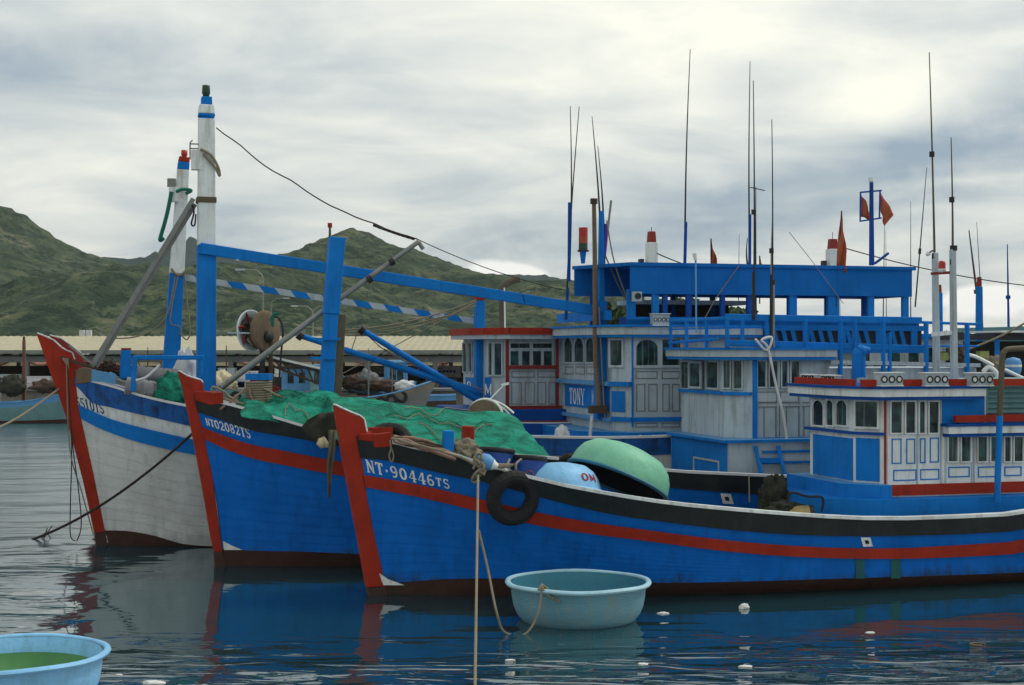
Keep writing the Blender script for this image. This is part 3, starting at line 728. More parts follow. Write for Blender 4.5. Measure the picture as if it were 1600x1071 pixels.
# ======================= near blue boat (B3) =======================
B3=Boat(575,930,16,'nearest blue fishing boat with red stem and number ninety thousand, tyre on its side')
B3.hull_setup([(600,915),(580,820),(566,742),(556,690)],2.05,1.9,5.2,7.5,dict(
 sheer=[(612,691),(660,703),(700,709),(745,722),(850,752),(950,772),(1040,786),(1150,797),(1250,805),(1330,810),(1400,811),(1500,808),(1590,803)],
 bandb=[(562,716),(600,719),(640,728),(690,740),(745,751),(850,779),(950,803),(1040,816),(1150,829),(1250,836),(1350,838),(1450,836),(1590,829)],
 redt=[(567,742),(650,757),(745,779),(840,801),(920,816),(1000,827),(1150,846),(1300,856),(1400,857),(1500,852),(1590,845.5)],
 redb=[(570,761),(650,776),(745,798.5),(840,821),(920,834),(1000,844),(1150,863),(1300,872),(1400,873),(1500,870),(1590,864.5)],
 boot=[(600,913),(640,909),(700,905),(745,904),(850,906),(1000,911),(1150,909),(1300,904.5),(1450,900),(1590,895)]),
 dict(sheer=[(14,1.75),(17,2.1)],bandb=[(14,1.47),(17,1.82)],redt=[(14,1.28),(17,1.55)],redb=[(14,1.08),(17,1.35)],boot=[(17,.35)]),17.5)
B3.rows['keel']=lambda x:-.75
B3.hull([('keel','boot','boot'),('boot','redb','hullb'),('redb','redt','hullb'),('redt','bandb','hullb'),('bandb','sheer','black')],.75,('black','blue'),'white',-.33,.12,
 [('rubbing_strake','redb','redt','red',.045,True),('gunwale_band','bandb','sheer','black',.035,False)])
B3.stem([(572,917),(560,850),(545,770),(530,690),(521,633.5),(534,640),(550,647),(561,651),(568,657),(572,677),(575,690),(566,742),(580,820),(601,915.5)],.22,'red','boot',
 [(580,975),(575,930),(572,917.5),(601,916),(612,960)],edge=[(522,633),(534,639),(550,646),(561,650),(568,656),(572,676)])
def block(bt,pxs,m,s0,name='bow_block',th=.10,cap='red'):
    for side in (-1,1):
        mb=MB()
        P=[bt.solve(x,y,False) for x,y in pxs]
        a=[Vector((p.x,p.y*-side if side>0 else p.y,p.z)) for p in P]
        o=Vector((0,side*th*.6,0)); i=Vector((0,-side*th*.6,0)); n=len(a)
        mb.add([p+o for p in a]+[p+i for p in a],[tuple(range(n)),tuple(range(2*n-1,n-1,-1))]+[(k,(k+1)%n,(k+1)%n+n,k+n) for k in range(n)],m)
        o_=bt.part(mb,name)
    return o_
block(B3,[(560,678),(573,678),(590,678),(611,675.5),(612.5,697),(601,699),(584,699.5),(582,690),(560,688)],'red',0)
tx=B3.text('NT-90446TS',(574,737.5),(704,766),.21,.19,'white',.012,.16,widths=[1.05,1.0,1,1,1,1,1,1,.72,.9])
# planking seams and patches on the flank
def scupper(bt,px,row=True):
    mb=MB(); P=[bt.solve(x,y,False) for x,y in px]; c=sum((Vector(p) for p in P),Vector())/4
    o=Vector((0,-.02,0)); Q=[Vector(p)+o for p in P]; q=[c+o+Vector((0,-.004,0))+(Vector(p)-c)*.4 for p in P]
    mb.add(Q,[(0,1,2,3)],'white'); mb.add([v+Vector((0,-.004,0)) for v in q],[(0,1,2,3)],'dark'); return bt.part(mb,'scupper')
scupper(B3,[(1344,840),(1359,840),(1363,854),(1348,854.5)])
for px in (1343,1398):
    mb=MB()
    a=B3.solve(px-8,874,False);b=B3.solve(px+8,874,False);c=B3.solve(px+9,904,False);d=B3.solve(px-7,904,False); o=Vector((0,-.02,0))
    P=[[Vector(B3.solve(px+dx,y,False))+o for dx in (-7,-2,3,8)] for y in (874,882,890,898,904)]
    mb.grid(P,mat('algae stain',(.012,.10,.09),.7,.7,(.008,.09,.25),6),True)
    B3.part(mb,'algae_stain')
mb=MB()
P=[[Vector(B3.solve(x,y,False))+Vector((0,-.02,0)) for x in xs] for y,xs in ((896,(592,593)),(905,(595,606)),(914.5,(599,632)))]
mb.grid(P,'white'); B3.part(mb,'white_mark')
# cabin
ysd=-1.15; P2=B3.L(1381,700,ysd); f_=Face(B3,(P2.x,ysd),(P2.x+5,ysd))
P1=Vector((P2.x-.32,-.65,0)); P0y=B3.Lx(1266,700,P1.x).y
S3=Face(B3,(P2.x,ysd),(P2.x+6,ysd)); C3=Face(B3,(P1.x,P1.y),(P2.x,ysd)); F3=Face(B3,(P1.x,P0y),(P1.x,P1.y))
def zS(face,px,py): return face.hit(px,py)[1]
ze=zS(S3,1460,617); zb=zS(S3,1460,756); zr0=zS(S3,1460,773)
xe=S3.hit(1540,640)[0]+P2.x
plan=[(P1.x,P0y),(P1.x,P1.y),(P2.x,ysd),(xe,ysd),(xe,1.15),(P2.x,1.15)]
mb=MB(); mb.slab(plan,zb-.35,ze,'white'); cab3=B3.part(mb,'cabin')
Lend=15.5
zl=zS(S3,1560,677)
mb=MB(); mb.slab([(xe+.002-.9*0,ysd+.004),(Lend,ysd+.004),(Lend,1.14),(xe+.002,1.14)],zb-.35,zl,'white'); B3.part(mb,'aft_cabin')
# details on the walls, one mesh of mouldings
mb=MB()
S3.panel(mb,S3.R(1471,620.5,1538,677),'blue',0,.012)
for r in ((1393,685.5,1408.4,725),(1415.7,685.5,1429.8,725),(1437,685,1446,724),(1452.5,684,1467,723),(1395.5,734,1431.6,751.6),(1437.5,733,1467.4,750),(1481.5,729.4,1514.8,746),(1527.9,729,1556.4,746),(1569,729,1596,744)):
    S3.outline(mb,S3.R(*r),.022,'blue',.004,.006)
for x in (1385.5,1433,1470,1477,1518,1521.5,1561): 
    u=S3.hit(x,700)[0]; S3.box(mb,u-.012,u+.012,zb,(ze if x<1471 else zl),.002,.016,'greyw')
S3.box(mb,S3.hit(1382,700)[0]-.015,S3.hit(1382,700)[0]+.025,zr0,ze,.006,.02,'red')
F3.panel(mb,F3.R(1271.5,682,1333,746),'blue'); C3.panel(mb,C3.R(1338,685,1374.5,751.6),'blue')
cm=B3.part(mb,'wall_moulding',cab3)
mb=MB(); u0=0; S3.box(mb,0.0,Lend-P2.x,zr0,zb-.002,.003,.035,'red'); B3.part(mb,'red_sill')
zl1=(F3.hit(1300,672)[1]+C3.hit(1360,674)[1])/2; mb=MB()
F3.box(mb,-.08,F3.len,zl1-.05,zl1,.0,.09,'blue3'); C3.box(mb,-.03,C3.len+.03,zl1-.05,zl1,.002,.09,'blue3'); B3.part(mb,'window_ledge',cab3)
for r in ((1272,626,1288.7,664.6),(1293,626,1304,664.6),(1308.6,626,1325.7,664.6)): F3.window(F3.R(*r),'white',.03,0,True,parent=cab3)
C3.window(C3.R(1338,628,1372,667),'white',.04,0,parent=cab3)
for r in ((1391,628,1407.6,676.5),(1414,628,1428.6,676.5),(1435.4,628,1443.7,676.5),(1450.5,628,1465,676.5)): S3.window(S3.R(*r),'white',.025,0,parent=cab3)
for r in ((1480.5,683,1494.6,720.8),(1501,683,1514.8,720.8),(1526.9,683,1540.5,720.8),(1546.8,683,1558,720.8),(1568.5,683,1577.3,720.8),(1583.3,683,1596.7,720.8)): S3.window(S3.R(*r),'white',.025,0,parent=cab3)
for px in (1395,1420): pass
# roofs
yo=-1.42; So=Face(B3,(P2.x,yo),(P2.x+6,yo)); za,zb_=zS(So,1460,620),zS(So,1460,608)
xr=So.hit(1541,612)[0]+P2.x
rp=[(P1.x-.30,P0y+.35),(P1.x-.34,-.3),(P1.x-.22,-.95),(P1.x+.1,yo),(xr,yo),(xr,1.42),(P2.x,1.42)]
roof3=roofslab(B3,rp,za,zb_,'white','blue','blue3')
yo2=-1.40; So2=Face(B3,(P2.x,yo2),(P2.x+6,yo2)); z1,z2=zS(So2,1560,677),zS(So2,1560,666)
xa=So2.hit(1483,670)[0]+P2.x
roofslab(B3,[(xa,yo2),(Lend+.3,yo2),(Lend+.3,1.4),(xa,1.4)],z1,z2,'white','blue','blue3',name='aft_roof')
mb=MB(); zz2=zS(So2,1560,659.5); So2.box(mb,So2.hit(1495,655)[0],So2.hit(1660,655)[0],zz2,zS(So2,1560,649),-.12,-.02,'red')
u0=So.hit(1262,600)[0]; zr1=zS(So,1460,604); zr2=zS(So,1460,593)
So.box(mb,So.hit(1350,600)[0],So.hit(1660,600)[0],zr1,zr2,-.14,-.05,'red')
ff=Face(B3,(P1.x-.26,P0y+.3),(P1.x-.26,-1.0)); ff.box(mb,.1,ff.len,zr1,zr2,-.1,-.02,'red'); B3.part(mb,'roof_rail')
for x in (1372,1443,1513): 
    u,z=So.hit(x,603); floodlight(B3,u,z+.01,So,w=So.hit(x+35,603)[0]-u,h=.21,d=.20,n=3,parent=roof3,o=-.12)
for k in (.35,1.15): floodlight(B3,k,zr1+.04,ff,w=.5,h=.13,d=.14,n=3,parent=roof3,o=-.2)
# trunk / coaming below the cabin
mb=MB(); zt=zS(S3,1381,758)
T3=[(P1.x-.35,P0y+.3),(P1.x-.4,-.8),(P2.x-.2,ysd-.25),(P2.x,ysd-.28),(P2.x,1.4)]
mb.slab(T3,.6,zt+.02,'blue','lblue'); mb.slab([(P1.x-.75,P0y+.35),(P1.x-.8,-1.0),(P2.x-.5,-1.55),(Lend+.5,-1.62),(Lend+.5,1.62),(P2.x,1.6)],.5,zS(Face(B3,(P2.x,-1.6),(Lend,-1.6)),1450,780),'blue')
tk=B3.part(mb,'deckhouse_trunk')
tf=Face(B3,(P1.x-.78,P0y+.35),(P1.x-.8,-1.0)); mb=MB()
tf.outline(mb,(.9,1.25,.95,1.25),.03,'blue3'); tf.outline(mb,(1.4,1.75,.92,1.22),.03,'blue3'); B3.part(mb,'hatch_frame',tk)
# blue cowl vent, twin masts, exhaust pipe, teal awning
p=B3.L(1342,590,.35); q=B3.L(1342,556,.35); mb=MB(); mb.tube(polyround([p,q,B3.L(1344,551,.35),B3.L(1349,548,.35),B3.L(1358,548,.35)],4),[.13]*12+[.10,.09,.08,.07,.06],'blue',10); B3.part(mb,'cowl_vent')
for px,yt,yb,ym,ya in ((1462,395,583,82,1452),(1489.5,390,592,215,1486)):
    y_=.1 if px<1480 else -.35
    a=B3.L(px+1.5,yb,y_); a.z=zb_; b=B3.L(px-1,yt,y_); b.x=a.x+(b.x-a.x)
    mb=MB(); mb.bar(a,b,.115,.115,'greyw',w2=.10,h2=.10); B3.part(mb,'mast')
    c=B3.L(ya,ym,y_); whip(B3,b-Vector((0,0,.5)),c,.028,.010,'pipe',knots=(.1,.55))
mb=MB(); mb.bar(B3.L(1455,428,0),B3.L(1488,426,-.35),.05,.05,'redd'); B3.part(mb,'mast_crossbar'); mb=MB(); mb.bar(B3.L(1457,523,0),B3.L(1489,520,-.35),.10,.08,'white'); B3.part(mb,'mast_crossbar'); mb=MB()
mb.tube([B3.L(1458,392,.1),B3.L(1455,393,.1),B3.L(1450,397,.1)],.02,'steel',6); mb.tube([B3.L(1451,396,.1),B3.L(1448,399,.1)],[.05,.03],'white',8); B3.part(mb,'mast_lamp'); mb=MB(); mb.tube([B3.L(1490,378+6,-.35),B3.L(1490,392,-.35)],.07,'blk',8); B3.part(mb,'antenna_base')
a=B3.L(1472,426,-.15); mb=MB(); mb.lathe([(0,0),(.075,0),(.075,.06),(.068,.07),(.068,.17),(.05,.22),(0,.22)],'lamp',a,16,mats=['white','white','white','lamp','lamp','lamp']); B3.part(mb,'signal_lamp')
yp=-1.75; mb=MB(); mb.tube([B3.L(1558,785,yp),B3.L(1562,650,yp)],.058,'blue',8); mb.tube(polyround([B3.L(1562,652,yp),B3.L(1566,562,yp),B3.L(1569,551,yp),B3.L(1576,546,yp),B3.L(1612,544,yp)],4),.052,'pipe',8); B3.part(mb,'exhaust_pipe')
fa=Face(B3,(P2.x,-1.0),(P2.x+6,-1.0)); mb=MB(); u0,z0=fa.hit(1541,647); z1=fa.hit(1541,598)[1]; u1=fa.hit(1700,600)[0]; n=40
P=[[fa.pt(u,z0+(z1-z0)*i/n,.03*math.sin(i/n*2*math.pi*6)) for i in range(n+1)] for u in (u0,u1)]
mb.grid(P,'tealroof',True); fa.box(mb,u0-.05,u0,z0,z1,-.05,.05,'tealroof'); fa.box(mb,u0,u1,z1,z1+.05,-1.9,.08,'tealroof'); fa.box(mb,u0,u1,z0,z1,-1.6,-.06,'tealroof'); B3.part(mb,'awning_side')
# foredeck posts, bitts
for x,y0,y1,w,m,yy in ((699,714,673,.17,'blue',-.9),(730,700,666,.19,'red',.1)):
    a=B3.L(x,y0+12,yy); b=B3.L(x+1.5,y1,yy); mb=MB(); mb.bar(a,b,w,w,m); B3.part(mb,'bollard_post')
mb=MB(); a=B3.L(590,668,.45); mb.box((a.x-.15,a.y-.1,a.z-.5),(a.x+.25,a.y+.1,a.z),'red'); B3.part(mb,'bow_bitt')
# ======================= middle blue boat (B2) =======================
B2=Boat(335,885,16,'middle blue fishing boat with black bulwark and square blue post at its bow')
B2.hull_setup([(347,860),(340,792),(331,742),(319.5,688),(305,630)],2.1,1.9,5.2,7.5,dict(
 sheer=[(349,630),(393,642),(440,656),(480,668),(520,678),(620,694),(740,707),(880,718),(1045,736),(1150,741.5),(1230,745)],
 bandb=[(311,645),(350,658),(393,673),(440,681),(490,690),(534,698),(740,733),(880,746),(1045,762),(1150,770),(1230,774)],
 redt=[(315,667),(350,681),(393,695),(440,704),(490,714),(541,723),(740,762),(880,776),(1045,790),(1150,797),(1230,800)],
 redb=[(317,685),(350,701),(393,716),(440,726),(490,736),(543,745),(740,784),(1045,812),(1230,822)],
 boot=[(347,858),(400,861),(470,862),(560,866)]),
 dict(sheer=[(16,1.95),(18,2.3)],bandb=[(16,1.6),(18,1.95)],redt=[(16,1.3),(18,1.65)],redb=[(16,1.1),(18,1.4)],boot=[(10,.3),(18,.45)]),18)
B2.rows['keel']=lambda x:-.75
B2.hull([('keel','boot','boot'),('boot','redb','hullb'),('redb','redt','hullb'),('redt','bandb','hullb'),('bandb','sheer','black')],.7,('blue3','blue3'),'cloth',.1,.11,
 [('rubbing_strake','redb','redt','red',.045,True),('gunwale_band','bandb','sheer','black',.035,False)],caph=.03)
B2.stem([(334,862),(329,840),(321,792),(309,726),(299,673),(291,635),(284,604),(277.5,580),(291,588),(303,592),(313.5,595),(317,599),(318,609),(318,630),(305,630),(315,664),(331,742),(347,861)],.22,'red','boot',
 [(342,920),(335,885),(334,862),(347,861),(356,900)],edge=[(279,580),(291,587.5),(303,591.5),(313.5,594.5),(317,599)])
block(B2,[(305,612),(318,611),(333,614),(348.5,613),(348.5,631),(328,633),(305,626)],'red',0)
B2.text('NT02082TS',(323,665.5),(393,686),.165,.195,'white',.03,.10,widths=[.85,.85,1,1,1,1,1,1.05,1.05])
mb=MB(); P=[[Vector(B2.solve(x,y,False))+Vector((0,-.02,0)) for x in xs] for y,xs in ((846,(348.5,349.5)),(852,(349,361)),(859.5,(350,379)))]
mb.grid(P,'white'); B2.part(mb,'white_mark')
scupper(B2,[(1125,771),(1141,772),(1146,788),(1129,787)])
# cabin
y2=-1.25; Pn=B2.L(1177,640,y2); Pc=Vector((Pn.x-.42,-.72,0)); 
f2y=B2.Lx(1065,600,Pc.x).y
S2=Face(B2,(Pn.x,y2),(Pn.x+6,y2)); C2=Face(B2,(Pc.x,Pc.y),(Pn.x,y2)); F2=Face(B2,(Pc.x,f2y),(Pc.x,Pc.y))
zt=zS(S2,1240,557); zb=zS(S2,1240,690)
x_e=S2.hit(1296,600)[0]+Pn.x; L2=17
mb=MB(); mb.slab([(Pc.x,f2y),(Pc.x,Pc.y),(Pn.x,y2),(x_e,y2),(x_e,1.3),(Pn.x,1.3)],zb-.1,zt,'greyw'); cab=B2.part(mb,'cabin')
mb=MB(); mb.slab([(x_e+.003,y2+.02),(L2-1,y2+.02),(L2-1,1.28),(x_e+.003,1.28)],zb-.1,zt-.25,'greyw'); B2.part(mb,'aft_cabin')
mb=MB()
S2.box(mb,-.02,.07,zb,zt,.0,.05,'blue'); S2.box(mb,.03,L2-1.5-Pn.x,zb-.02,zb+.09,.0,.06,'blue'); 
for z_,th in ((zS(S2,1225,612),.012),(zS(S2,1225,629),.012),(zS(S2,1225,635),.015)): S2.box(mb,.12,x_e-Pn.x-.35,z_-th,z_,.0,.016,'steel')
for x in (1193.6,1212,1218,1228.6,1248,1256): u=S2.hit(x,660)[0]; S2.box(mb,u-.008,u+.008,zb+.1,zS(S2,1225,636),.001,.012,'steel')
for x in (1180,1215,1251,1266,1293): u=S2.hit(x,600)[0]; S2.box(mb,u-.015,u+.015,zb+.1,zt,.001,.02,'greyw')
S2.outline(mb,S2.R(1251,567,1291,605),.02,'greyw',.001,.02); S2.outline(mb,S2.R(1182,612,1214,629),.015,'steel',.001,.01); S2.outline(mb,S2.R(1219,612,1248,629),.015,'steel',.001,.01)
B2.part(mb,'wall_moulding',cab)
for r in ((1182.8,565,1195,604.5),(1201.6,565,1214.7,604.5),(1220.9,565,1229,604.5),(1235.3,565,1247.5,604.5)): S2.window(S2.R(*r),'greyw',.03,parent=cab)
for r in ((1066,566,1078.4,606.6),(1106,566,1123.8,606)): F2.window(F2.R(*r),'greyw',.04,parent=cab)
F2.window(F2.R(1083,568,1100,604),'greyw',.05,parent=cab,o=.06)
for r in ((1132,564,1141.5,606),(1148,564,1160,607)): C2.window(C2.R(*r),'greyw',.03,parent=cab)
zl=F2.hit(1095,611)[1]; mb=MB(); F2.box(mb,-.04,F2.len,zl-.045,zl+.02,.0,.07,'blue'); C2.box(mb,0,C2.len-.03,zl-.05,zl+.015,.001,.065,'blue'); B2.part(mb,'window_ledge',cab)
yo=-1.5; So=Face(B2,(Pn.x,yo),(Pn.x+6,yo)); a_,b_=zS(So,1240,558),zS(So,1240,547)
xr=So.hit(1308,552)[0]+Pn.x
arcp=[(Pc.x-.12,f2y+.35),(Pc.x-.42,f2y-.1),(Pc.x-.5,-.2),(Pc.x-.40,-.75),(Pc.x-.1,-1.2),(Pn.x+.1,yo)]
roof2=roofslab(B2,arcp+[(xr,yo),(xr,1.5),(Pn.x,1.5)],a_,b_,'greyw','blue','blue')
# lower trunk with blue front and grey side
ynt=-1.62; Pt=B2.L(1137,715,ynt); ztt=F2.hit(1100,686)[1]; 
fy=B2.Lx(1050,715,Pt.x).y
TF=Face(B2,(Pt.x,fy),(Pt.x,ynt)); TS=Face(B2,(Pt.x,ynt),(Pt.x+6,ynt)); ztt=zS(TS,1150,690)
mb=MB(); mb.slab([(Pt.x,fy),(Pt.x,ynt),(L2-.6,ynt),(L2-.6,1.5),(Pn.x,1.5)],.7,ztt-.03,'greyw','blue'); 
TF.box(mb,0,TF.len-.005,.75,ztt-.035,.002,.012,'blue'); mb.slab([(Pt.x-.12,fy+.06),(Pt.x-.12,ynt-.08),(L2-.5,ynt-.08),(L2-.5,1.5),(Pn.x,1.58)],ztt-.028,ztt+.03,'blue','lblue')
for z_ in (-.2,-.42): TS.box(mb,.75,4.5,ztt+z_-.05,ztt+z_,.002,.03,'blue')
TF.box(mb,0,.03,.9,ztt-.04,.012,.02,'lblue'); TF.outline(mb,TF.R(1085,717,1125,745),.035,'greyw',.014,.02)
B2.part(mb,'deckhouse_trunk')
mb=MB()
for x0,x1 in ((1178,1185),(1214,1221)): mb.bar(TS.pt(TS.hit(x0,698)[0],zS(TS,x0,697),.05),TS.pt(TS.hit(x1,742)[0],zS(TS,x1,744),.18),.09,.05,'blue')
mb.bar(TS.pt(TS.hit(1182,720)[0],zS(TS,1182,719),.1),TS.pt(TS.hit(1217,720)[0],zS(TS,1217,719),.1),.05,.1,'blue')
B2.part(mb,'ladder')
# roof railing
yr=-1.32; SR=Face(B2,(Pn.x,yr),(Pn.x+6,yr)); FR=Face(B2,(Pc.x-.30,f2y+.2),(Pc.x-.30,-.9)); CR=Face(B2,(Pc.x-.30,-.9),(Pn.x,yr))
def rp_(face,px,py,o=0): u,z=face.hit(px,py); return face.pt(u,z,o)
def rail(bt,pts,w,h,m,name='railing'):
    mb=MB()
    for a,b in zip(pts,pts[1:]): mb.bar(a,b,w,h,m)
    return bt.part(mb,name)
rl=empty('roof_railing',(0,0,0)); rl.parent=B2.root
def rpart(mb,n): return mb.build(n,rl)
mb=MB(); mb.bar(rp_(SR,1133,496),rp_(SR,1440,501),.06,.14,'blue'); mb.bar(rp_(SR,1440,504),rp_(SR,1529,507),.05,.06,'blue'); mb.bar(rp_(FR,1048,502),rp_(FR,1125,498),.05,.07,'blue'); mb.bar(rp_(FR,1125,498),rp_(SR,1140,498),.05,.07,'blue'); rpart(mb,'top_rail')
mb=MB(); mb.bar(rp_(SR,1133,536),rp_(SR,1420,544),.05,.13,'blue'); mb.bar(rp_(FR,1045,536),rp_(FR,1122,530),.05,.06,'blue'); mb.bar(rp_(SR,1420,541),rp_(SR,1530,541),.05,.04,'blue'); rpart(mb,'bottom_rail')
mb=MB(); mb.bar(rp_(FR,1045,515),rp_(SR,1235,511),.03,.03,'blue'); rpart(mb,'middle_rail')
mb=MB(); mb.bar(rp_(SR,1297,566),rp_(SR,1531,571),.06,.08,'greyw'); rpart(mb,'lower_rail')
for px,y0,y1,w in ((1048,500,546,.07),(1073,499,546,.08),(1104,497,546,.09)):
    mb=MB(); a=rp_(FR,px,y1); b=rp_(FR,px,y0); mb.bar(a,b,w,.06,'blue'); rpart(mb,'post')
for px,y0,y1,w in ((1136,496,544,.09),(1160,496,540,.07),(1198,498,540,.09),(1258,499,545,.10),(1313,500,600,.11),(1335,502,600,.12),(1380,500,600,.10),(1390,520,600,.08),(1447,505,600,.11),(1511,505,600,.11)):
    mb=MB(); a=rp_(SR,px,y1); b=rp_(SR,px,y0); mb.bar(a,b,w,.07,'blue'); rpart(mb,'post')
# bow mast post, boom
mb=MB(); a=B2.L(506,672,0); b=B2.L(517,491,0); c=B2.L(526.5,371.5,0)
mb.bar(a,b,.27,.26,'blue'); mb.bar(b,c,.31,.30,'blue'); mb.bar(a+Vector((.2,0,0)),b+Vector((.2,0,0)),.10,.2,'pipe'); B2.part(mb,'mast')
mb=MB(); p=B2.L(515.5,352,0); mb.tube([B2.L(515.5,372,0),p],[.03,.02],'pipe',6); mb.tube([p-Vector((0,0,.05)),p+Vector((0,0,.04))],.045,'redd',8); B2.part(mb,'signal_lamp')
mb=MB(); 
for px,py in ((512,530),(505,560)): q=B2.L(px,py,-.16); mb.bar(q-Vector((.25,0,0)),q+Vector((.25,0,0)),.06,.05,'blue')
mb.tube([B2.L(538,370,-.1),B2.L(544,374,-.1),B2.L(541,378,-.1)],.015,'steel',5)
B2.part(mb,'mast_step')
mb=MB(); a=B2.L(345,606,.05); b=B2.L(500,490,.35); c=B2.L(654,378,.6); mb.tube([a,b,c],[.065,.055,.048],'steel',10); 
for q in (B2.L(577,437,.45),B2.L(612,410,.5)): mb.tube([q-Vector((.04,0,.02)),q+Vector((.04,0,.03))],.08,'blk',8)
mb.tube([c,c+Vector((.1,0,-.15))],.05,'steel',6); B2.part(mb,'boom')
# antennas of B2 (front of its railing)
for xb,yb,xt,yt,th in ((1208,545,1208,315,.45),(1178,500,1177,126,.2),(1205,560,1206,187,.35)): whip(B2,B2.L(xb,yb,yr-.05),B2.L(xt,yt,yr-.05),.026,.009,'steel' if th==.45 else 'blk',thick=th,mt='blk' if th!=.45 else 'steel',knots=(.45,))
mb=MB(); a=B2.L(1088,520,-.9); mb.tube([a,B2.L(1087,405,-.9)],[.02,.02],'lblue',6); q=B2.L(1085,396,-.9); mb.tube([B2.L(1087,407,-.9),q],[.035,.05],'lensw',8); B2.part(mb,'lamp_pole')
# ======================= boat with the green lamp mast (B1) =======================
B1=Boat(150,853,16,'white hulled fishing boat with worn blue bulwark, tallest white mast and canopied upper deck')
B1.hull_setup([(164,829),(146,740),(135.6,693),(127.5,658),(121,627),(117,600)],2.1,1.9,5.2,7.5,dict(
 sheer=[(144,596),(181,606),(211,616),(250,626),(289,634)],
 wtop=[(124,607),(137,624),(170,636),(211,646),(250,655),(295,665.5)],
 wbot=[(118,631),(145,643),(167,653),(196,662),(228,670),(297,686)],
 strb=[(120,651),(150,667),(182,680),(220,692),(260,702),(305,711)],
 boot=[(164,829),(200,830),(240,837),(290,851),(330,853.5)]),
 dict(sheer=[(5,2.62),(8,2.35),(12,2.25),(18,2.7)],wtop=[(5,2.2),(8,1.95),(12,1.85),(18,2.3)],wbot=[(5,1.9),(8,1.6),(12,1.5),(18,2.0)],strb=[(5,1.55),(8,1.3),(12,1.2),(18,1.7)],boot=[(8,.12),(18,.3)]),18)
B1.rows['keel']=lambda x:-.75
B1.hull([('keel','boot','boot'),('boot','strb','hullw'),('strb','wbot','hullw'),('wbot','wtop','white'),('wtop','sheer','bluew')],.7,('blue3','blue3'),'cloth',.1,.10,
 [('rubbing_strake','strb','wbot','blue',.045,True),('gunwale_band','wtop','sheer','bluew',.03,False)],caph=.03)
B1.stem([(147,833),(140,799),(129,749),(110.6,679),(105.6,658),(91,616.5),(73,567),(63,538),(57,521.5),(69,526),(84,533),(96.5,544.6),(104,549),(113,552),(117.5,564),(125,590),(121,600),(121,627),(127.5,658),(135.6,693),(146,740),(164,830)],.22,'red','boot',
 [(158,880),(150,853),(147,833),(164,830),(170,860)],edge=[(58,521.5),(69,525.5),(84,532.5),(96.5,544),(104,548.5),(113,551.5),(117,563)])
block(B1,[(118,578),(130,575),(143,576),(143,597),(130,600),(119,600)],'wood',0)
block(B1,[(143,578),(160,582),(181,585),(180,601),(160,597),(143,596)],'lblue',0,name='bulwark_board')
B1.text('5510TS',(120,636),(164,648),.22,.24,mat('navy letter paint',(.01,.03,.12),.5,.3),.012,.06)
# mast, stays, boom, post
mb=MB(); a=B1.L(322,640,0); b=B1.L(322.5,384,0); c=B1.L(322.5,187,0); mb.bar(a,b,.42,.4,'blue'); mb.bar(b+Vector((0,0,.002)),c,.40,.38,'white',w2=.36,h2=.34)
mb.bar(B1.L(322,318,0),B1.L(322,309,0),.44,.42,'pipe')
mb.bar(c,B1.L(322.3,184,0),.33,.33,'blue'); mb.bar(B1.L(322.3,183.5,0),B1.L(322.5,179,0),.35,.35,'blue'); mb.bar(B1.L(322.4,179,0),B1.L(322.6,165,0),.35,.35,'white',w2=.31,h2=.31); mb.bar(B1.L(322.6,165,0),B1.L(322.6,152,0),.24,.24,'blue',w2=.22,h2=.22)
mast1=B1.part(mb,'mast')
mb=MB(); q=B1.L(322,151,0); mb.lathe([(0,0),(.07,0),(.07,.03),(.09,.06),(.085,.2),(.08,.24),(0,.24)],'glamp',q,14); B1.part(mb,'signal_lamp')
mb=MB(); q=B1.L(308,250,-.1); mb.box((q.x-.12,q.y-.12,q.z-.22),(q.x+.10,q.y+.12,q.z+.2),'white'); 
for z in (.24,.34): mb.tube([(q.x-.15,q.y,q.z+z),(q.x+.12,q.y,q.z+z)],.015,'steel',6)
mb.tube([(q.x-.15,q.y,q.z+.0),(q.x-.15,q.y,q.z+.36),(q.x-.1,q.y,q.z+.42)],.015,'steel',6)
B1.part(mb,'lamp_bracket')
for dx in (0,7):
    mb=MB(); mb.bar(B1.L(143+dx,573,-.1+.02*dx),B1.L(302+dx*.4,311+dx*1.2,-.1+.02*dx),.085,.10,'steel'); B1.part(mb,'forestay_pipe')
mb=MB(); mb.bar(B1.L(312,388,-.25),B1.L(928,485,-.25),.10,.24,'blue'); mb.bar(B1.L(816,460,-.25),B1.L(819,474,-.25),.13,.03,'blue3'); B1.part(mb,'boom')
y_=-.35
mb=MB(); mb.bar(B1.L(938,655,y_),B1.L(938,470,y_),.27,.25,'blue'); mb.bar(B1.L(939,470,y_),B1.L(939.5,330,y_),.16,.14,'blue',w2=.1,h2=.1); B1.part(mb,'aft_post')
mb=MB(); mb.tube(wob([B1.L(937,640,y_-.25),B1.L(931,560,y_-.25),B1.L(931,480,y_-.25),B1.L(930,400,y_-.25),B1.L(928,312,y_-.25)],.04),[.07,.068,.064,.058,.05],'wood',8); q=B1.L(928,312,y_-.25); mb.tube([q-Vector((0,0,.1)),q+Vector((0,0,.02))],.09,'woodd',8); B1.part(mb,'timber_pole')
mb=MB(); mb.box(*[tuple(v) for v in ((lambda p:(p-Vector((.2,.1,.09)),p+Vector((.2,.1,.09))))(B1.L(934,640,y_-.3)))],'woodd'); B1.part(mb,'pole_lashing')
mb=MB(); mb.bar(B1.L(945,400,y_),B1.L(955,313,y_),.05,.05,'steel'); mb.bar(B1.L(944,400,y_),B1.L(947,350,y_),.08,.08,'purple'); B1.part(mb,'spar')
for (x0,y0,x1,y1) in ((944,420,934,228),(941,420,925,182)): whip(B1,B1.L(x0,y0,y_),B1.L(x1,y1,y_),.035,.008,'blk')
whip(B1,B1.L(946,400,y_+.1),B1.L(978,468,y_+.1),.02,.02,'steel')
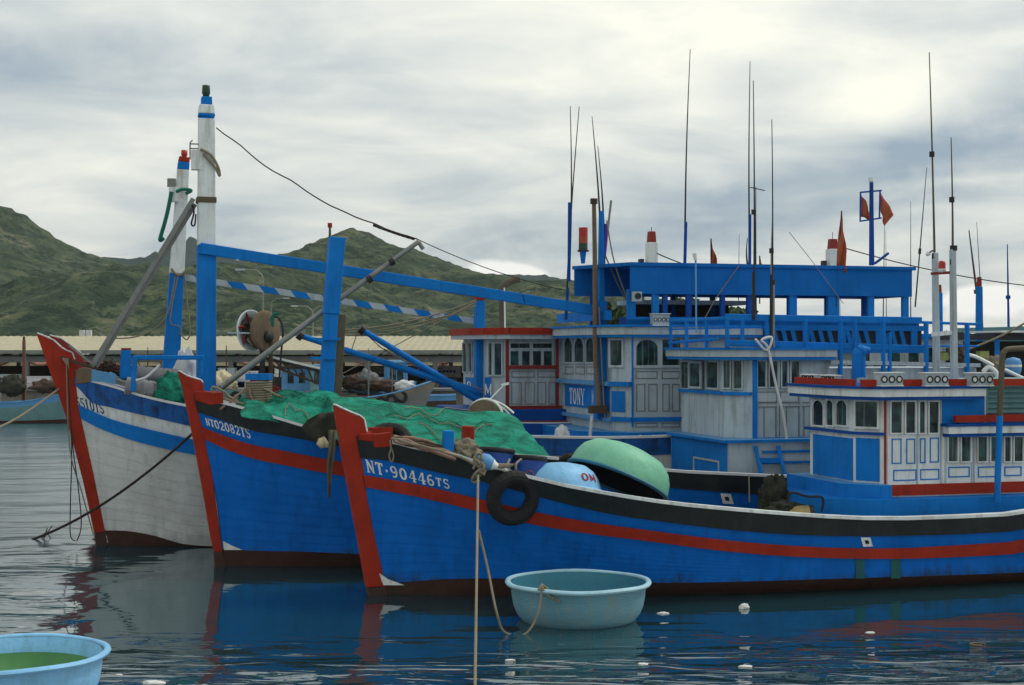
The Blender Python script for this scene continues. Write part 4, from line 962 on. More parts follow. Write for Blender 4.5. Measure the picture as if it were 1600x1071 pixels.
# cabin
y1=-1.35; Qn=B1.L(988,600,y1); Qc=Vector((Qn.x-.30,-.85,0)); 
ffy=B1.Lx(879,560,Qc.x-.0).y
S1=Face(B1,(Qn.x,y1),(Qn.x+6,y1)); C1=Face(B1,(Qc.x,Qc.y),(Qn.x,y1)); F1=Face(B1,(Qc.x,ffy),(Qc.x,Qc.y))
zt=zS(S1,1030,524); zb=zS(S1,1030,660); xe1=17.5
mb=MB(); mb.slab([(Qc.x,ffy),(Qc.x,Qc.y),(Qn.x,y1),(xe1,y1),(xe1,1.4),(Qn.x,1.4)],zb-.5,zt,'greyw'); cab=B1.part(mb,'cabin')
for r in ((883,529,896,566),(899,529,914,566),(917,529,931,566)): F1.window(F1.R(*r),'greyw',.035,0,True,parent=cab)
C1.window(C1.R(955,532,973,571),'greyw',.05,parent=cab)
S1.window(S1.R(993,531,1027,571),'greyw',.06,0,True,parent=cab); S1.window(S1.R(1034,531,1062,571),'greyw',.05,parent=cab)
for k in range(6): S1.window(S1.R(1322+k*20,571,1334+k*20,590),'greyw',.04,parent=cab)
mb=MB()
for r in ((884,573,896,585),(900,573,914,585),(917,573,930,585)): F1.outline(mb,F1.R(*r),.02,'steel',.001,.012)
nb=F1.R(883.5,603,953,638); F1.box(mb,nb[0],min(nb[1],F1.len-.05),nb[2],nb[3],.002,.016,'blue'); C1.panel(mb,C1.R(956,611.5,977,644),'blue',.002,.012)
for r in ((993,580,1027,592),(1034,580,1062,592),(994,600,1008,643),(1013,600,1027,643),(1035,600,1046,643),(1050,600,1062,643),(993,661,1027,668),(1034,661,1062,668)): S1.outline(mb,S1.R(*r),.018,'steel',.001,.012)
S1.box(mb,-.02,.02,zb-.1,zt,.0,.03,'blue')
zl=S1.hit(1030,652)[1]; S1.box(mb,0,3.5,zl-.1,zl,.0,.05,'blue'); C1.box(mb,0,C1.len,zl-.1,zl,.001,.05,'blue')
B1.part(mb,'wall_moulding',cab)
mb=MB(); u0,z0=F1.hit(891,631); u1,z1=F1.hit(914.5,608); F1.text(mb,'TONY',(min(u0,u1),max(u0,u1),z0,z1),'white',.022); 
u2=F1.hit(926,600)[0]; F1.text(mb,'M',(u2,u2+.14,z0,z1),'white',.022)
B1.part(mb,'name_lettering',cab)
mb=MB(); zq=F1.hit(900,593)[1]; F1.box(mb,-.1,F1.len,zq-.1,zq,.0,.14,'lblue'); C1.box(mb,-.0,C1.len,zq-.10,zq,.002,.12,'blue'); zq=F1.hit(900,646)[1]; F1.box(mb,-.06,F1.len,zq-.08,zq,.0,.12,'lblue'); B1.part(mb,'window_ledge',cab)
yo=-1.62; So1=Face(B1,(Qn.x,yo),(Qn.x+6,yo)); a_,b_=zS(So1,1030,523),zS(So1,1030,511)
rp1=[(Qc.x-.25,ffy+.25),(Qc.x-.36,ffy-.4),(Qc.x-.36,-.5),(Qc.x-.15,-1.2),(Qn.x+.05,yo)]
roof1=roofslab(B1,rp1+[(xe1+.4,yo),(xe1+.4,1.62),(Qn.x,1.62)],a_,b_,'greyw','blue','blue')
mb=MB()
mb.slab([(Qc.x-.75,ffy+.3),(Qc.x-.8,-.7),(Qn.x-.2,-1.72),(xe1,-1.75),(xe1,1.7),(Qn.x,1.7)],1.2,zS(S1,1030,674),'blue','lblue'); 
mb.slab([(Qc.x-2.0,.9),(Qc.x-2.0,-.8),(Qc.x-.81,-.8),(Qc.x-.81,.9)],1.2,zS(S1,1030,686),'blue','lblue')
B1.part(mb,'deckhouse_trunk')
mb=MB(); fl=Face(B1,(Qn.x,-1.78),(Qn.x+3,-1.78))
for x in (1000.5,1021): mb.bar(fl.pt(*fl.hit(x,680)),fl.pt(*fl.hit(x+6,705)),.03,.03,'white')
B1.part(mb,'ladder')
# upper deck rail board, louvres, posts, canopy
yu=-1.45; SU=Face(B1,(Qn.x,yu),(Qn.x+6,yu)); zd=b_+.05
cx0=SU.hit(985,440)[0]; cx1=SU.hit(1425,440)[0]
zc0,zc1=zS(SU,1200,461.5),zS(SU,1200,417)
X0=Qn.x+cx0; X1=Qn.x+cx1; yl=B1.Lx(895,440,X0-.75).y
cn=empty('canopy',(0,0,0)); cn.parent=B1.root
mb=MB(); SU.box(mb,cx0,cx1,zc0,zc1-.03,-.03,.0,'blue2'); mb.box((X0+.02,yl-.04,zc0),(X1,yl,zc1-.03),'blue2'); mb.box((X1-.04,yl,zc0),(X1,yu+.03,zc1-.03),'blue2'); mb.build('side_board',cn)
mb=MB(); mb.slab([(X0-.75,yl+.05),(X0,yu-.05),(X1+.08,yu-.05),(X1+.08,yl+.05)],zc1-.03,zc1+.05,'blue2'); mb.build('canopy_roof',cn)
mb=MB(); mb.box((X0-.72,yl-.03,zc0),(X0+.0,yl,zc1-.03),'blue2'); mb.build('front_board',cn)
for px,w in ((988,.20),(1026,.16),(1041,.12),(1078,.13),(1131,.12),(1173,.13),(1241,.2),(1304,.30),(1363,.17),(1417,.17)):
    u=SU.hit(px,480)[0]; mb=MB(); mb.box((Qn.x+u-w/2,yu+.04,zd),(Qn.x+u+w/2,yu+.14,zc0+.1),'blue' if w>.15 else 'blue3'); mb.build('post',cn)
for k in range(8):
    xk=X0-.3+k*(X1-X0)/7; mb=MB(); mb.box((xk-.06,yl-.16,zd),(xk+.06,yl-.06,zc0+.1),'blue3'); mb.build('post',cn)
mb=MB(); z5,z6=zS(SU,1200,513),zS(SU,1200,497)
SU.box(mb,cx0-.1,SU.hit(1434,505)[0],z5,z6,.0,.06,'blue'); SU.box(mb,cx0-.1,SU.hit(1434,505)[0],zd,zd+.12,.0,.06,'blue'); 
mb.bar((Qc.x-.1,ffy,zd+.22),(Qc.x-.1,-.95,zd+.22),.1,.22,'blue'); B1.part(mb,'deck_rail')
uu=cx0+1.0
k=0
while uu<SU.hit(1425,505)[0]:
    mb=MB(); 
    mb.bar(SU.pt(uu,zd+.1,.03),SU.pt(uu-.16,z5+.02,.03),.12,.04,'blue',up=(0,1,0)); B1.part(mb,'louvre_slat'); uu+=.42
LV=Face(B1,(Qn.x,-1.66),(Qn.x+6,-1.66)); lu0,lu1=LV.hit(1193,530)[0],LV.hit(1440,530)[0]; lz0,lz1=zS(LV,1300,552),zS(LV,1300,509)
lb=empty('louvred_bulwark',(0,0,0)); lb.parent=B1.root
mb=MB(); LV.box(mb,lu0,lu1,lz0+.02,lz1-.02,-.02,-.0,'dark'); mb.build('gap_shade_sheet',lb)  # near-black sheet standing in for the shade in the open louvre gaps
mb=MB(); LV.box(mb,lu0-.02,lu1+.02,lz1-.12,lz1,.001,.06,'blue2'); mb.build('top_board',lb)
mb=MB(); LV.box(mb,lu0-.02,lu1+.02,lz0,lz0+.16,.001,.06,'blue2'); mb.build('bottom_board',lb)
uu=lu0+.12; k=0
while uu<lu1-.1:
    mb=MB(); w_=.16 if k%4==0 else .10
    mb.bar(LV.pt(uu,lz0+.1,.03),LV.pt(uu-(0 if k%4==0 else .13),lz1-.08,.03),w_,.05,'blue2',up=(0,1,0)); mb.build('slat',lb); uu+=.235; k+=1
# things under the canopy: wheelhouse top with windows and dark gear
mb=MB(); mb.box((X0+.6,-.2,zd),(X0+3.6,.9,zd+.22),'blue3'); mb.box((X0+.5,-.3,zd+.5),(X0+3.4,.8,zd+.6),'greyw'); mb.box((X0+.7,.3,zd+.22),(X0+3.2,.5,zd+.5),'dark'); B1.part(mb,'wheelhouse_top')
q=B1.L(1022,496,-1.5); fw=Face(B1,(q.x-.5,-1.6),(q.x+1,-1.6)); u,z=fw.hit(1018,508); floodlight(B1,u,z,fw,w=.40,h=.24,d=.2,n=4,o=-.1)
mb=MB(); q=B1.L(995,463,-1.52); mb.box((q.x-.1,q.y-.06,q.z-.12),(q.x+.1,q.y+.06,q.z+.1),'greyw'); mb.tube([q+Vector((0,-.06,0)),q+Vector((0,-.1,0))],.07,'blk',12); B1.part(mb,'horn_speaker')
# masts and whips of B1
for (x0,y0,x1,y1,th,yy) in ((889,440,891,166,.45,.9),(884,500,905,167,.15,1.0),(1070,415,1078.5,77,.2,0),(1171.5,415,1172,96,.25,.2),(1168,415,1168,372,.0,.5),(1181,500,1181,292,.0,-.6)):
    whip(B1,B1.L(x0,y0,yy),B1.L(x1,y1,yy),.028,.009,'blk',thick=th or None,knots=())
mb=MB(); mb.bar(B1.L(1172,293,0),B1.L(1195,298,0),.02,.02,'blk'); B1.part(mb,'antenna_bar')
def stacklamp(bt,px,py,y,m2):
    mb=MB(); a=bt.L(px,py,y); mb.tube([a,a+Vector((0,0,.28))],[.05,.085],'blue',8); z=.28
    for m,h in (('blk',.04),('glamp',.16),('orange',.16),('lamp',.22)): mb.tube([a+Vector((.01*z,0,z)),a+Vector((.01*z,0,z+h))],.11 if m!='blk' else .14,m,12); z+=h
    return bt.part(mb,'signal_lamp')
stacklamp(B1,911,412,.9,0)
def tallpost(bt,px,y0,y1,y,w,m,top='redd',tip=True,name='mast',tp=.16):
    a=bt.L(px,y0,y); b=bt.L(px,y1,y); h=b.z-a.z; mb=MB()
    mb.bar(a,a+Vector((0,0,h*(1-tp))),w,w,m,w2=w*.82,h2=w*.82); mb.bar(a+Vector((0,0,h*(1-tp)+.002)),b,w*.78,w*.78,top,w2=w*.7,h2=w*.7)
    if tip: mb.tube([b,b+Vector((0,0,.3))],.012,'blk',5); mb.tube([b,b+Vector((0,0,.12))],.05,'blk',6)
    return bt.part(mb,name)
# mast with two flags
y_=.3; mb=MB(); mb.bar(B1.L(1362,415,y_),B1.L(1361.5,285,y_),.10,.10,'blue3',w2=.07,h2=.07); mb.bar(B1.L(1344,301,y_),B1.L(1377,298,y_),.04,.04,'blue3'); mb.bar(B1.L(1344,346,y_),B1.L(1377,341,y_),.04,.04,'blue3'); mb.bar(B1.L(1344.5,301,y_),B1.L(1344,346,y_),.03,.03,'blue3'); mb.bar(B1.L(1375,299,y_),B1.L(1374,341,y_),.03,.03,'blue3')
mb.bar(B1.L(1367,412,y_),B1.L(1388,396,y_),.07,.05,'blue3'); q=B1.L(1361,284,y_); mb.tube([q,q+Vector((0,0,.1))],.07,'lensw',8); B1.part(mb,'flag_mast')
def flag(bt,pts,y,m,label,ripple=.06):
    P=[bt.world(bt.L(px,py,y)) for px,py in pts]; c=sum(P,Vector())/len(P); n=len(P); mb=MB()
    rows=[]
    for k in range(6):
        t=k/5; rows.append([ (P[0].lerp(P[1],t)).lerp(P[3].lerp(P[2],t),s/6)+Vector((0,ripple*math.sin(s*1.3+k*.5),0)) for s in range(7)])
    mb.grid(rows,m); o=mb.build('flag'); tag(o,label,'flag','faded flags flown above the boats')
    sm=o.modifiers.new('t','SOLIDIFY'); sm.thickness=.008
    return o
flag(B1,[(1345,303),(1345.5,339),(1360,344),(1356,320)],y_,'orange','pale faded orange pennant on the left of the twin flag frame')
flag(B1,[(1375,299),(1377,332),(1381,354),(1397,336)],y_,'orange','brown orange pennant on the right of the twin flag frame')
def pennant(bt,base,top,tipw,y,m,label):
    mb=MB(); a=bt.world(bt.L(*base,y)); b=bt.world(bt.L(*top,y)); rows=[]
    for k in range(9):
        t=k/8; p=b.lerp(a,t); w=tipw/F*32*(t**.8)*(1-.15*math.sin(t*9))
        rows.append([p+Vector((w*s/5,.08*math.sin(s*1.5+t*4),-.02*s)) for s in range(6)])
    mb.grid(rows,m); o=mb.build('flag'); tag(o,label,'flag','faded flags flown above the boats'); sm=o.modifiers.new('t','SOLIDIFY'); sm.thickness=.008
    mp=MB(); mp.tube([bt.L(base[0],base[1]+60,y),bt.L(*top,y)],.018,'blk',6); bt.part(mp,'flag_pole')
pennant(B1,(1111,414),(1111,373),13,.9,'orange','small dark orange pennant left on the blue canopy roof')
pennant(B1,(1187,415),(1187,400),7,.9,'orange','tiny red pennant tip in the middle of the canopy roof')
pennant(B1,(1306,420),(1315,330),19,-1.4,'orange','long narrow orange pennant hanging over the canopy edge')
# ======================= far boat (B4) =======================
B4=Boat(0,0,16,'farthest moored fishing boat with red roofed cabin, striped beam and red topped mast',O=(B1.O.x-1.1,B1.O.y+4.2))
sh=lambda r,k=0:[(x,z) for x,z in r]
B4.hull_setup([(180,829-12),(160,740),(147,670),(140,627),(137,600)],2.1,1.9,5.2,7.5,dict(sheer=[]),
 dict(sheer=[(-.7,3.5),(0,3.35),(1,3.1),(3,2.75),(6,2.45),(10,2.3),(18,2.8)],a=[(-.4,3.0),(1,2.75),(3,2.4),(6,2.1),(10,1.95),(18,2.4)],boot=[(0,.35),(4,.2),(18,.3)]),18)
for nm,e in (('a',[(-.4,3.0),(1,2.75),(3,2.4),(6,2.1),(10,1.95),(18,2.4)]),('boot',[(0,.35),(4,.2),(18,.3)])): B4.rows[nm]=hermite([q[0] for q in e],[q[1] for q in e])
B4.rows['keel']=lambda x:-.75
B4.hull([('keel','boot','boot'),('boot','a','blue3'),('a','sheer','redd')],.7,('blue3','blue3'),'redd',0,.10,[('rubbing_strake','a','sheer','redd',.03,False)])
B4.stem([(146,780),(118,640),(90,565),(77,524.5),(86,527),(95,529.5),(109,539),(127,553),(135,575),(150,640),(165,780)],.2,'redd','boot',[(160,860),(150,815),(146,781),(165,781),(172,830)],edge=[(78,524.5),(86,526.5),(95,529),(109,538.5),(127,552.5)])
mb=MB(); a=B4.L(264,625,0); b=B4.L(276,428,0); c=B4.L(286,266,0); mb.bar(a,b,.44,.42,'blue',w2=.36,h2=.34); mb.bar(b+Vector((0,0,.002)),c,.37,.35,'white',w2=.30,h2=.28); d=B4.L(287,254,0); e=B4.L(288,246,0)
mb.bar(c,d,.29,.28,'blue',w2=.28,h2=.27); mb.bar(d,e,.28,.27,'red',w2=.26,h2=.25); B4.part(mb,'mast'); mb=MB(); mb.lathe([(0,0),(.06,0),(.06,.03),(.08,.05),(.075,.17),(0,.18)],'lamp',e,12); B4.part(mb,'signal_lamp')
mb=MB(); q=B4.L(272,303,-.2); mb.box((q.x-.12,q.y-.1,q.z-.2),(q.x+.1,q.y+.1,q.z+.16),'white'); mb.box((q.x-.16,q.y-.1,q.z+.17),(q.x+.04,q.y+.1,q.z+.36),'steel'); B4.part(mb,'lamp_bracket')
mb=MB(); mb.bar(B4.L(150,570,.2),B4.L(268,380,.0),.09,.09,'steel'); B4.part(mb,'forestay_pipe')
# striped beam
bm=empty('striped_beam',(0,0,0)); bm.parent=B4.root
a=B4.L(284,433,0); b=B4.L(744,502,0); n=19
for i in range(n):
    p=a.lerp(b,i/n); q=a.lerp(b,(i+1)/n); sk=Vector((.10,0,0)); h=Vector((0,0,.085)); t=Vector((0,.06,0)); mb=MB()
    vs=[p-sk*.0+h-sk,q+h-sk,q-h+sk*.3,p-h+sk*.3]; mb.add([v-t for v in vs]+[v+t for v in vs],[(0,1,2,3),(7,6,5,4),(0,4,5,1),(1,5,6,2),(2,6,7,3),(3,7,4,0)],'greyw' if i%2==0 else 'blue'); mb.build('stripe',bm)
mb=MB(); mb.bar(B4.L(749,650,-.3),B4.L(749,470,-.3),.25,.24,'blue'); mb.bar(B4.L(749,469.5,-.3),B4.L(749,464,-.3),.26,.25,'red'); B4.part(mb,'aft_post')
# cabin
y4=-1.35; Rn=B4.L(791,600,y4); Rc=Vector((Rn.x-.35,-.8,0)); fy=B4.Lx(724,560,Rc.x).y
S4=Face(B4,(Rn.x,y4),(Rn.x+6,y4)); C4=Face(B4,(Rc.x,Rc.y),(Rn.x,y4)); F4=Face(B4,(Rc.x,fy),(Rc.x,Rc.y))
zt=zS(S4,830,530); zb=zS(S4,830,638); mb=MB(); mb.slab([(Rc.x,fy),(Rc.x,Rc.y),(Rn.x,y4),(17,y4),(17,1.4),(Rn.x,1.4)],zb,zt,'greyw'); cab=B4.part(mb,'cabin')
for r in ((725,537,731,581),(734,537,739,581)): F4.window(F4.R(*r),'greyw',.03,parent=cab)
for r in ((765,537,770,586),(774,537,785,586)): C4.window(C4.R(*r),'greyw',.04,parent=cab)
for r in ((797,537,827,544),(832,537,862,544),(797,549,810,571),(815,549,827,571),(832,549,845,571),(849,549,862,571)): S4.window(S4.R(*r),'greyw',.04,parent=cab)
mb=MB(); S4.box(mb,-.02,.06,zb,zt,.0,.04,'redd'); u=S4.hit(870,600)[0]; S4.box(mb,u-.03,u+.04,zb,zt,.0,.04,'redd'); z=zS(S4,830,573); S4.box(mb,.06,u-.03,z-.06,z+.03,.001,.05,'redd'); S4.box(mb,0,4,zb-.02,zb+.06,.002,.06,'redd')
S4.outline(mb,S4.R(799,580,835,590),.02,'steel',.001,.02)
for r in ((799,597,815,632),(820,597,835,632),(840,597,853,632),(857,597,868,632),(840,580,868,590)): S4.outline(mb,S4.R(*r),.018,'steel',.001,.012)
C4.panel(mb,C4.R(758,590,768,622),'blue',.001,.015); F4.panel(mb,F4.R(728,590,741,622),'blue',.001,.015); B4.part(mb,'wall_moulding',cab)
mb=MB(); r=F4.R(731,596,737,609); F4.text(mb,'O',r,'white',.02); B4.part(mb,'name_lettering',cab); mb=MB(); r=C4.R(758,600,768,618); C4.text(mb,'M',r,'white',.02); B4.part(mb,'name_lettering',cab)
yo=-1.65; So4=Face(B4,(Rn.x,yo),(Rn.x+6,yo)); a_,b_,c_=zS(So4,830,530),zS(So4,830,523),zS(So4,830,512.5)
pl=[(Rc.x-.3,fy+.2),(Rc.x-.35,-.5),(Rc.x-.15,-1.2),(Rn.x,yo),(17.4,yo),(17.4,1.65),(Rn.x,1.65)]
mb=MB(); mb.slab(pl,a_,b_,'greyw'); B4.part(mb,'roof')
mb=MB()
for p,q in zip(pl[:5],pl[1:5]): mb.bar((p[0],p[1],(b_+c_)/2),(q[0],q[1],(b_+c_)/2),.08,(c_-b_),'red')
B4.part(mb,'roof_rail')
mb=MB(); mb.slab([(Rc.x-.7,fy+.2),(Rc.x-.8,-.8),(Rn.x-.2,-1.8),(17,-1.85),(17,1.8),(Rn.x,1.8)],1.3,zb-.021,'blue3'); z=zS(Face(B4,(Rn.x,-1.86),(Rn.x+3,-1.86)),830,661); Face(B4,(Rn.x,-1.85),(Rn.x+3,-1.85)).box(mb,-.1,5,z-.05,z+.05,.001,.05,'redd'); B4.part(mb,'deckhouse_trunk')
for (x0,y0,x1,y1) in ((470,525,745,613),(566,516,748,626)):
    mb=MB(); mb.tube([B4.L(x0,y0,-.9),B4.L(x1,y1,-.7)],[.07,.095],'blue',10); mb.tube([B4.L(x0-4,y0-3,-.9),B4.L(x0+3,y0+2,-.9)],.12,'blk',8); B4.part(mb,'derrick')
mb=MB(); mb.tube(polyround([B4.L(785,515,.5),B4.L(785,460,.5),B4.L(788,447,.5),B4.L(797,440,.5),B4.L(811,436,.5)],4),.10,'pipe',8); B4.part(mb,'exhaust_pipe')
mb=MB(); mb.tube([B4.L(789,515,.3),B4.L(788,450,.3)],.02,'lensw',5); B4.part(mb,'pole')
# masts with red tops seen above the canopy belong to boats moored further out
M['net2']=netmat('old olive net',(.02,.022,.016),(.05,.05,.035),(.10,.09,.06))
# ======================= loose gear on and around the boats =======================
def coracle(c,Rr,prof_o,prof_i,mo,mi,label,mat4=None,rim='aqua',rimr=.045,mats_i=None,cat='basket boat',name='basket_boat',n=48,parts=True):
    r=empty(name,c,0,label,cat); 
    mb=MB(); mb.lathe(prof_o,mo,(0,0,0),n,mat4,wob=.004); mb.build('shell',r)
    mb=MB(); mb.lathe(prof_i,mi,(0,0,0),n,mat4,mats=mats_i,wob=.004); mb.build('inside',r)
    mb=MB(); P=[]
    zr=prof_o[-1][1]
    for i in range(n+1):
        a=2*math.pi*i/n; rr=Rr*(1+.004*math.sin(3*a+1)+.003*math.sin(7*a)); row=[]
        for k in range(9):
            b=2*math.pi*k/8; v=Vector(((rr+rimr*math.cos(b))*math.cos(a),(rr+rimr*math.cos(b))*math.sin(a),zr+rimr*.8*math.sin(b)+.006*math.sin(5*a)))
            if mat4 is not None: v=mat4@v
            row.append(v)
        P.append(row)
    mb.grid(P,rim); mb.build('rim',r)
    return r
c0=((903-CX)/F*23.0,23.0,0)
PO=[(0,-.14),(.5,-.12),(.75,-.07),(.88,.0),(.96,.10),(1.01,.22),(1.035,.36),(1.05,.5),(1.10,.575)]
PI=[(0,.02),(.6,.03),(.82,.08),(.92,.2),(.98,.4),(1.04,.575)]
cor=coracle(c0,1.095,PO,PI,'aqua','teal','weathered aqua basket boat floating beside the nearest hull, rope on its rim',rim='lblue' if 0 else mat('pale aqua rim paint',(.34,.56,.66),.55,.5,(.15,.28,.34),5,.3))
c1=((17-CX)/F*17.55,17.55,0)
coracle(c1,1.10,PO,[(0,.14),(.5,.145),(.8,.16),(.93,.22),(.98,.4),(1.0,.47),(1.045,.575)],'skyb','algae','sky blue basket boat with green inside, cut off at lower left corner',rim='skyb',mats_i=['algae']*4+['skyb','skyb'])
# upturned baskets on the nearest boat
ax=Vector((.38,.24,.90)).normalized(); m4=ax.to_track_quat('Z','X').to_matrix().to_4x4()
flip=m4
D_=B3.world(B3.L(965,752,.05)); 
POu=[(1.0,0),(.995,.10),(.96,.28),(.88,.44),(.72,.58),(.45,.66),(0,.69)]
def updome(c,sc_,m4,mo,mi,label,rim,name='basket_boat'):
    r=empty(name,c,0,label,'basket boat'); mb=MB(); mb.lathe([(a*sc_,b*sc_) for a,b in POu],mo,(0,0,0),44,m4); mb.build('shell',r)
    mb=MB(); mb.lathe([(a*sc_*.96,b*sc_*.95) for a,b in POu],mi,(0,0,0),44,m4); mb.build('inside',r)  # near-black colour carries the shade under the upturned shell
    mb=MB(); P=[]
    for i in range(45):
        a=2*math.pi*i/44; P.append([m4@Vector(((1.0*sc_+.045*math.cos(b))*math.cos(a),(1.0*sc_+.045*math.cos(b))*math.sin(a),.035*math.sin(b))) for b in [2*math.pi*k/8 for k in range(9)]])
    mb.grid(P,rim); mb.build('rim',r); return r
updome(D_,.93,m4,'greenb','dark','mint green basket boat tipped upside down on the nearest deck','teal')
ax2=Vector((-.05,.25,.96)).normalized(); m5=ax2.to_track_quat('Z','X').to_matrix().to_4x4()
d2=B3.world(B3.L(868,775,-.35)); ub=updome(d2,.80,m5,'skyb','dark','pale sky blue upturned tub with red lettering between drum and green basket','skyb','upturned_tub')
mb=MB(); vv=m5.inverted()@Vector((.62,-.78,0)); A0=math.degrees(math.atan2(vv.y,vv.x))-4
for k,(ch) in enumerate('OM'):
    def fn(gx,gy,o,k=k):
        a=R(A0+(k*.9+gx)*15.5); zz=.14+gy*.14; rr=.795+.01; 
        t=zz/.8; rr=float(np.interp(t,[b for a_,b in POu],[a_ for a_,b in POu]))*.8+.008+o
        return m5@Vector((rr*math.cos(a),rr*math.sin(a),zz))
    letter(mb,ch,fn,'red',1.0)
mb.build('red_lettering',ub)
def drum(px,py,y,r,h,tilt,label,bt=B3):
    p=bt.world(bt.L(px,py,y)); ro=Matrix.Rotation(R(tilt),4,'Y')@Matrix.Rotation(R(-6),4,'X')
    e=empty('plastic_drum',p,0,label,'drum','blue plastic drums on the near deck')
    mb=MB(); mb.lathe([(0,-h),(r,-h),(r*1.03,-h*.9),(r,-h*.6),(r*1.03,-h*.55),(r,-h*.5),(r,-.08),(r*.97,-.05)],'barrel',(0,0,0),28,ro); mb.build('body',e)
    mb=MB(); mb.lathe([(r*.97,-.09),(r*1.04,-.085),(r*1.04,-.02),(r*.98,0),(r*.9,-.02),(0,-.02)],'blk',(0,0,0),28,ro); mb.build('lid',e)
    mb=MB(); 
    c=ro@Vector((0,-r*1.01,-.35)); mb.tube([c+ro@Vector((.07*math.cos(a),0,.08*math.sin(a))) for a in [2*math.pi*k/12 for k in range(13)]],.008,'orange',4); mb.build('faded_mark',e)
drum(777,700,-.3,.30,.9,5,'blue plastic drum with dark lid left of the second drum')
drum(829,712,-.5,.28,.85,4,'blue plastic drum with dark lid right beside the pale blue tub')
# tyre fender
a=B3.solve(797,777,False); t_=B3.world(Vector((a.x,a.y-.17,a.z))); e=empty('tyre_fender',t_,B3.yaw,'black truck tyre hanging as a fender on the nearest blue hull','tyre')
mb=MB(); torus(mb,(0,0,0),.345,.125,(1,.12,0),(0,-.18,1),'rubber',56,12,1.0,.035); mb.build('tyre',e)
mb=MB()
for k in (-1,1): mb.tube(polyround([(k*.06,.02,.46),(k*.07,.05,.56),(k*.1+.1,.2,.62)],5),.02,'rope',6)
mb.build('lashing',e)
# ropes
a=B3.world(B3.L(747,739,-1.55)); 
rp1_=[a,a.lerp(Wz(742,1085,0),.3)+Vector((.0,0,-.05)),a.lerp(Wz(742,1085,0),.62)-Vector((0,0,.07)),Wz(742,1085,-.05)]
rope(polyround(rp1_,10),.022,'rope','pale mooring rope running from the near gunwale down into the water')
b0=polyround(rp1_,10)[10]+Vector((.02,-.03,0)); rimp=Vector((c0[0]-.58,c0[1]-.95,.60))
L_=[b0,b0+Vector((.14,-.2,-.55)),b0+Vector((.28,-.8,-1.1)),Vector((rimp.x-.55,rimp.y-.3,.03)),Vector((rimp.x-.25,rimp.y-.28,.0)),Vector((rimp.x-.06,rimp.y-.16,.28)),rimp]
rope(polyround(L_,8),.018,'rope','thin slack rope looping from the mooring rope to the aqua basket boat','rope','painter_rope')
mb=MB(); 
for k in range(4): mb.tube(polyround([rimp+Vector((-.06+.03*k,-.04,.0)),rimp+Vector((0,.0,.08)),rimp+Vector((.03*k,.08,.0)),rimp+Vector((.12+.05*k,-.07,-.09-.03*k))],4),.018,'rope',5)
tag(mb.build('rope_knot'),'frayed rope knot tied over the rim of the aqua basket boat','rope')
# knot and buoy on the near gunwale
kn=B3.world(B3.L(748,728,-1.55)); mb=MB(); 
for k in range(6): 
    th=k*1.1; mb.tube([kn+Vector((.10*math.cos(q+th)*(.6+.1*k),-.06+.03*math.sin(q*2),.12*math.sin(q)-.05*k+.1)) for q in [i*.7 for i in range(9)]],.022,'rope',6)
tag(mb.build('rope_knot'),'thick knot of tan rope on the near gunwale above the mooring rope','rope')
by=B3.world(B3.L(758,722,-1.5)); e=empty('buoy',by,0,'small blue and white buoy lying on the near gunwale by the tyre','buoy')
mb=MB(); m6=Matrix.Rotation(R(112),4,'Y'); mb.lathe([(0,-.15),(.08,-.13),(.13,-.05),(.14,.03),(.10,.13)],'lblue',(0,0,0),18,m6); mb.build('body',e)
mb=MB(); mb.lathe([(.10,.13),(.07,.17),(.04,.26),(.03,.38),(0,.40)],'lensw',(0,0,0),14,m6); mb.build('neck',e)
mb=MB(); g0=B3.world(B3.L(775,728,-1.55))
for k in range(5): mb.tube([g0+Vector((.05*k+.10*math.sin(i*.9+k),-.02*k,.03*math.sin(i+k))) for i in range(10)],.014,'rope',5)
tag(mb.build('rope_coil'),'pale tangled line on the near gunwale right of the buoy','rope')
rope(wob([B3.world(q) for q in polyround([B3.L(612,686,-.7),B3.L(660,697,-1.1),B3.L(705,710,-1.35),B3.L(747,727,-1.52)],6)],.03,2),.022,'rope','pale rope laid along the near bow gunwale from the red block to the knot')
for k in range(6):
    pass
mb=MB()
for k in range(7): mb.tube(wob([B3.world(q) for q in polyround([B3.L(616,682+k*1.3,-.5-.05*k),B3.L(660,690+k*2,-.7-.05*k),B3.L(712,705+k*2.2,-.9-.05*k)],6)],.06,k),.03,'woodd' if k%2 else 'roper',6)
tag(mb.build('cable_bundle'),'bundle of brown cables along the bow deck behind the red block','cables')
rope([B3.world(q) for q in polyround([B3.L(609,688,-.62),B3.L(611,700,-.64),B3.L(608,713,-.66),B3.L(612,722,-.66),B3.L(615,712,-.66),B3.L(611,699,-.66)],5)],.014,'rope','short loop of white cord hanging under the red bow block','rope','cord_loop')
# brown net bundle and rope heap by the posts
def heap(P0,rx,ry,rz,m,label,cat,name,seed=1,n=26,amp=.25,rot=0,parent=None):
    mb=MB(); rows=[]
    for i in range(n+1):
        th=math.pi*i/n; row=[]
        for j in range(2*n+1):
            ph=2*math.pi*j/(2*n); d=Vector((math.sin(th)*math.cos(ph),math.sin(th)*math.sin(ph),math.cos(th)))
            k=1+amp*mnoise.fractal(d*2.2+Vector((seed,0,0)),1,2,4)+amp*.35*mnoise.noise(d*7+Vector((0,seed,0)))
            row.append(Vector((d.x*rx*k,d.y*ry*k,d.z*rz*k)))
        rows.append(row)
    mb.grid(rows,m); o=mb.build(name,parent); o.location=P0; o.rotation_euler=(0,0,rot)
    return tag(o,label,cat)
heap(B3.world(B3.L(716,716,-.7)),.42,.3,.24,'woodd','dark brown net bundle between the blue and red posts','net bundle','net_bundle',3,amp=.35)
